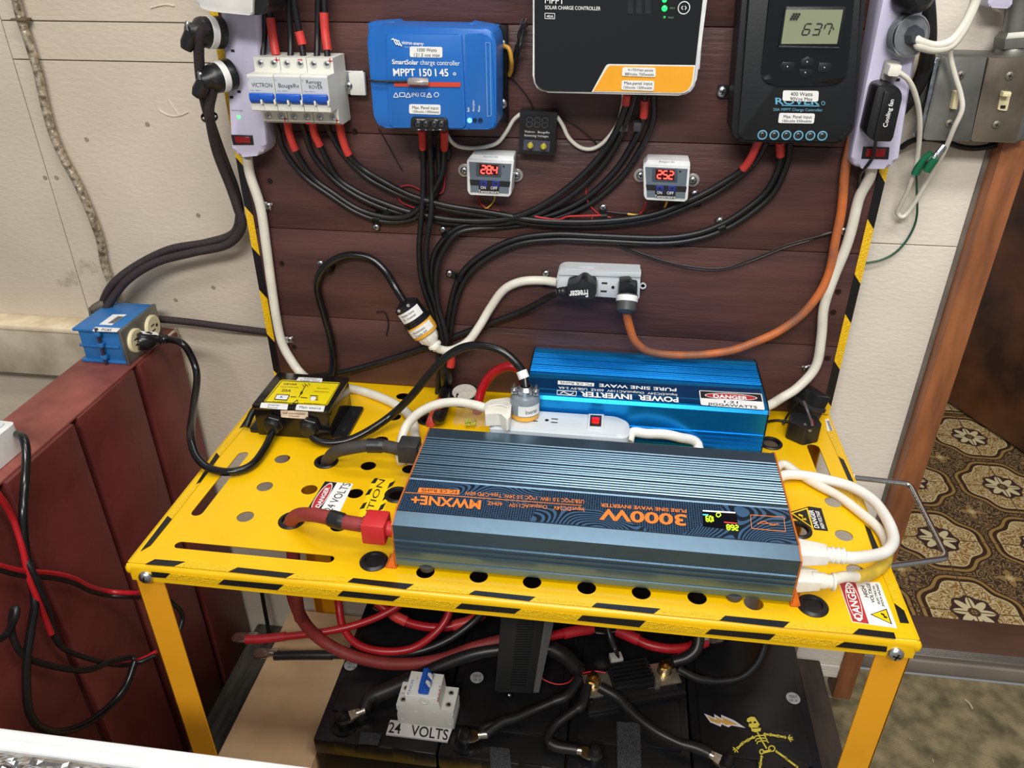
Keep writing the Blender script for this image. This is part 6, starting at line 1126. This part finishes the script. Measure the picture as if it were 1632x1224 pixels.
heavy('dusty red cable sagging across the batteries below the cart', [Z4(462,925,-.22), Z4(470,960,-.27), Z4(487,995,-.32), Z4(515,1022,-.355), Z4(555,1043,-.37), Z4(605,1056,-.375), Z4(655,1058,-.375), Z4(705,1050,-.372), Z4(755,1032,-.365), Z4(810,1018,-.355), Z4(850,1010,-.345)], .0088, DUSTY)
heavy('red cable with clear sleeve behind the black bracket', [Z4(862,1018,-.36), Z4(890,1011,-.36), Z4(925,1004,-.362), Z4(945,1003,-.366)], .0068, REDC, [(Z4(962,1003,-.37), Z4(944,1003,-.37))], [[Z4(898,1010,-.36), Z4(922,1005,-.361), Z4(940,1003,-.365)]], mat('shrink_red', (186,34,44)))
heavy('thick red cable curving between two lugs behind the bus bar', [Z4(985,1005,-.366), Z4(1005,1014,-.366), Z4(1035,1028,-.368), Z4(1070,1034,-.37), Z4(1105,1030,-.37), Z4(1125,1022,-.37)], .0072, REDC, [(Z4(966,998,-.37), Z4(985,1005,-.37)), (Z4(1144,1017,-.37), Z4(1126,1021,-.37))], [[Z4(984,1005,-.366), Z4(1002,1013,-.366), Z4(1018,1020,-.367)], [Z4(1102,1031,-.37), Z4(1125,1022,-.37)]], mat('shrink_red', (186,34,44)))
cable('black_cable', 'thin black cable dropping from the cart to the white clip on the bus bar', 'cable', [Z4(965,985,-.33), Z4(972,1015,-.345), Z4(980,1035,-.36), Z4(986,1052,-.364)], .0042, HB)
cable('thin_wire', 'thin red wire looping from the black bracket to the bus bar bolt', 'wire', [Z4(848,1062,-.375), Z4(862,1080,-.388), Z4(885,1090,-.392), Z4(905,1088,-.388), Z4(920,1076,-.375), Z4(945,1070,-.362), Z4(965,1072,-.362)], .0011, WR_)
cable('black_cable', 'black cord hanging behind the cart left of the cardboard box', 'cable', [Yp(415,930,.40), Yp(420,960,.395), Yp(427,1000,.39), Yp(430,1040,.37), Z4(432,1052,-.59)], .0036, RUB)
# bus bar with fins
o = thing('bus_bar', 'finned black bus bar with brass bolts lying across the batteries', 'bus bar', V((.53, .24, BZ)))
ang = math.atan2(S2.y-S1.y, S2.x-S1.x); c = (S1+S2)/2; c.z = BZ; RZ = Matrix.Rotation(ang, 3, 'Z'); FL = lambda x, y, z: c+RZ @ V((x, y, z))
def fb(lo, hi, bev=0): cc = c.copy(); return MB().box(c+V(lo), c+V(hi), bev, RZ, cc)
fb((-.07,-.036,.001),(.075,-.006,.012),.001).out('mount_base', BLK, o); fb((-.06,-.030,.004),(.065,.012,.016),.001).out('base_block', BLK, o)
PLT = mat('tarnished_copper_plate', (196,186,164), .35, .8, .12, 60)
for a_, b_ in ((-.066,-.026),(.022,.072)): fb((a_,-.022,.016),(b_,.016,.0195),.0005).out('end_plate', PLT, o)
fb((-.028,-.022,.0165),(.032,.018,.026),.001).out('fin_block', BLK, o)
for k in range(6): fb((-.027,-.020+k*.0066,.026),(.031,-.0175+k*.0066,.036),.0004).out('fin', BLK, o)
fb((.031,-.026,.016),(.038,-.016,.034),.0006).out('side_tab', PLT, o)
for P_ in (S1, S2):
    q = V((P_.x, P_.y, BZ+.0195)); MB().lathe(q, (0,0,1), [(.0105,0),(.0105,.0014),(.0,.0014)], 20).out('washer', BRASS, o); MB().lathe(q+V((0,0,.0075)), (0,0,1), [(.0088,0),(.0088,.006),(.007,.007),(0,.007)], 6).out('hex_nut', BRASS, o); MB().cyl(q+V((0,0,.013)), q+V((0,0,.02)), .0045, n=14).out('bolt_end', BRASS, o)
    MB().lathe(q+V((0,0,.0014)), (0,0,1), [(.0095,0),(.0095,.006),(0,.006)], 16).out('stacked_lugs', mat('tinned_copper', (205,200,190)), o)
fb((-.022,.016,.03),(-.004,.03,.040),.001).out('small_clip', mat('clip_white_metal', (200,198,190), .4, .3), o)
# black ribbed bracket
o = thing('ribbed_bracket', 'matte black ribbed plate leaning on the batteries below the cart front', 'bracket', V((.37, .22, BZ)))
a, b_, c, d = Zp(800,965,-.30), Zp(872,965,-.30), Zp(850,1104,-.383), Zp(789,1102,-.383)
n_ = (b_-a).cross(d-a).normalized(); n_ = n_ if n_.z > 0 else -n_
MB().prism(rnd([a, b_, c, d], .003), n_*-.010, .001).out('plate', mat('matte_black_plate', (15,15,16), .6, spec=.2), o)
for k in range(30):
    t_ = .08+k*.029; p0 = a.lerp(d, t_); p1 = b_.lerp(c, t_); MB().tube([p0.lerp(p1, .38)+n_*.0002, p0.lerp(p1, .78)+n_*.0002], .0008, 5, raw=True).out('rib', mat('matte_black_plate', (26,26,28)), o)
MB().prism([b_, b_+V((.014,0,-.004)), c+V((.008,0,.002)), c], n_*-.008).out('side_flange', BLK, o)
screw(Zp(812,1107,-.392), (.2,-.4,.8), .003, o)
# cardboard box and timber
CB = mat('cardboard', (212,178,136), .8, 0, .08, 12, .1, 200); o = thing('cardboard_box', 'plain brown cardboard box between the red crate and the batteries', 'box', V((.03, .25, -.588)))
MB().box((-.036,.085,-.588),(.098,.366,-.452),.0015).out('box_body', CB, o); MB().box((-.037,.083,-.452),(.099,.367,-.4495),.001).out('top_flap', CB, o)
tag(MB().box((.792,.15,-.599),(.842,.398,-.475),.003).out('wooden_beam', mat('stained_dark_beam', (58,46,38), .8, 0, .4, 20, .6, 90, col2=(34,28,24), stretch=(2,.4,2)), None), 'dark stained timber on the floor right of the batteries', 'timber')
# ================================================================ FOREGROUND FOIL PANEL
o = thing('foil_chest', 'white rimmed chest topped with crumpled silver foil in the near left corner', 'chest', V((.05, -.4, -.6)))
MB().box((-.45,-.62,-.598),(.33,-.176,-.024),.004).out('chest_body', mat('white_plastic', (226,228,228)), o)
fr_ = MB().box((-.452,-.184,-.026),(.332,-.1755,-.018),.0025); fr_.out('front_rim', mat('white_plastic', (226,228,228)), o); MB().box((-.452,-.1915,-.027),(.332,-.1835,-.021),.001).out('rim_step', mat('white_plastic', (226,228,228)), o)
b = MB(); nx, ny = 170, 60; G = []
from mathutils import noise
for i in range(nx+1):
    row = []
    for k in range(ny+1):
        x, y = -.44+.60*i/nx, -.36+.169*k/ny; p = V((x*55, y*55, 0)); h = abs(noise.noise(p))*.012+abs(noise.noise(p*2.7))*.006+noise.noise(p*7)*.0015; e_ = min(1, (ny-k)/6)
        row.append(b.b.verts.new((x, y, -.024+h*e_)))
    G.append(row)
for i in range(nx):
    for k in range(ny): b.b.faces.new([G[i][k], G[i+1][k], G[i+1][k+1], G[i][k+1]])
b.out('crumpled_foil', mat('silver_foil', (196,194,192), .22, 1, .1, 60), o, False)
c_ = find_cord = next(x for x in COL.objects if x.get('label', '').startswith('dark braided cord from the lower'))
a, b_ = B(333,184,.036), B(335,191,.034); MB().lathe(a, b_-a, [(.0088,0),(.0094,.0008),(.0094,.0034),(.0088,.0042)], 18, False).out('cable_tie', BLK, c_)
# ================================================================ CORDS BELONG TO THEIR PLUGS
def find(lbl): return next(x for x in COL.objects if x.get('label', '').startswith(lbl))
def attach(child, parent):
    w_ = WO[child.name]; child.parent = parent; child.location = w_-WO[parent.name]
    kids = [k for k in child.children]
    for k in ('category', 'group', 'label'):
        if k in child: del child[k]
for c_, p_ in (('dark braided cord from the upper','upper round black plug'),('dark braided cord from the lower','lower round black plug'),('thick white cord from the left power strip','lavender white power strip at the left'),
               ('thick white cord from the right power strip','lavender white power strip at the right'),('worn orange extension cord','grey black angled plug'),('white cord from the outlet block','white three outlet block'),
               ('flat black freezer cord','black plug lettered Freezer'),('glossy black cord looping up','black and yellow inline'),('upper cream cord','transparent round plug'),('lower cream cord','transparent round plug'),
               ('thin white cord dropping','small white two prong'),('glossy black cord drooping','black plug with white strip label'),('thick black cord falling from the white adapter','white rounded power adapter'),
               ('outer white cord','upper white plug in'),('inner white cord','lower cream plug in'),('white cord arching left','white flat plug'),('glossy black cord arching','round grey and yellow plug'),
               ('thick black cord curving down behind','black plug at the top'),('dark braided cord running low','blue plastic outlet box'),('yellow green ground wire','blue charge controller box')):
    attach(find(c_), find(p_))
# ================================================================ WIRES ABOVE THE BREAKERS
for pts, lab, sl in (([(425,-60,.02),(423,20,.02),(421,60,.022),(419,92,.03)], 'leftmost black wire entering the top of the left breaker', None),
 ([(424,-60,.02),(429,10,.022),(433,50,.024),(440,92,.03)], 'black wire with long red sleeve entering the left breaker from above', [(431,28,.023),(434,55,.0245),(440,88,.029)]),
 ([(458,-60,.02),(461,20,.02),(463,60,.022),(463,92,.03)], 'straight black wire entering the top of the middle breaker', None),
 ([(458,-70,.03),(468,0,.028),(477,50,.026),(484,92,.03)], 'slanting black wire with short red sleeve entering the middle breaker', [(476,50,.0262),(479,60,.0265),(482,71,.027)]),
 ([(508,-60,.02),(507,20,.02),(506,60,.022),(505,92,.03)], 'straight black wire entering the top of the right breaker', None),
 ([(514,-60,.02),(517,10,.022),(519,50,.024),(522,92,.03)], 'black wire with long red sleeve entering the right breaker from above', [(516,20,.0222),(518,50,.024),(522,80,.028)])):
    o = bc(lab, pts, .02, r=.0035, group='wires entering the breakers from above', name='black_wire', cat='wire')
    if sl: sleeve(o, sl, r=.0048)
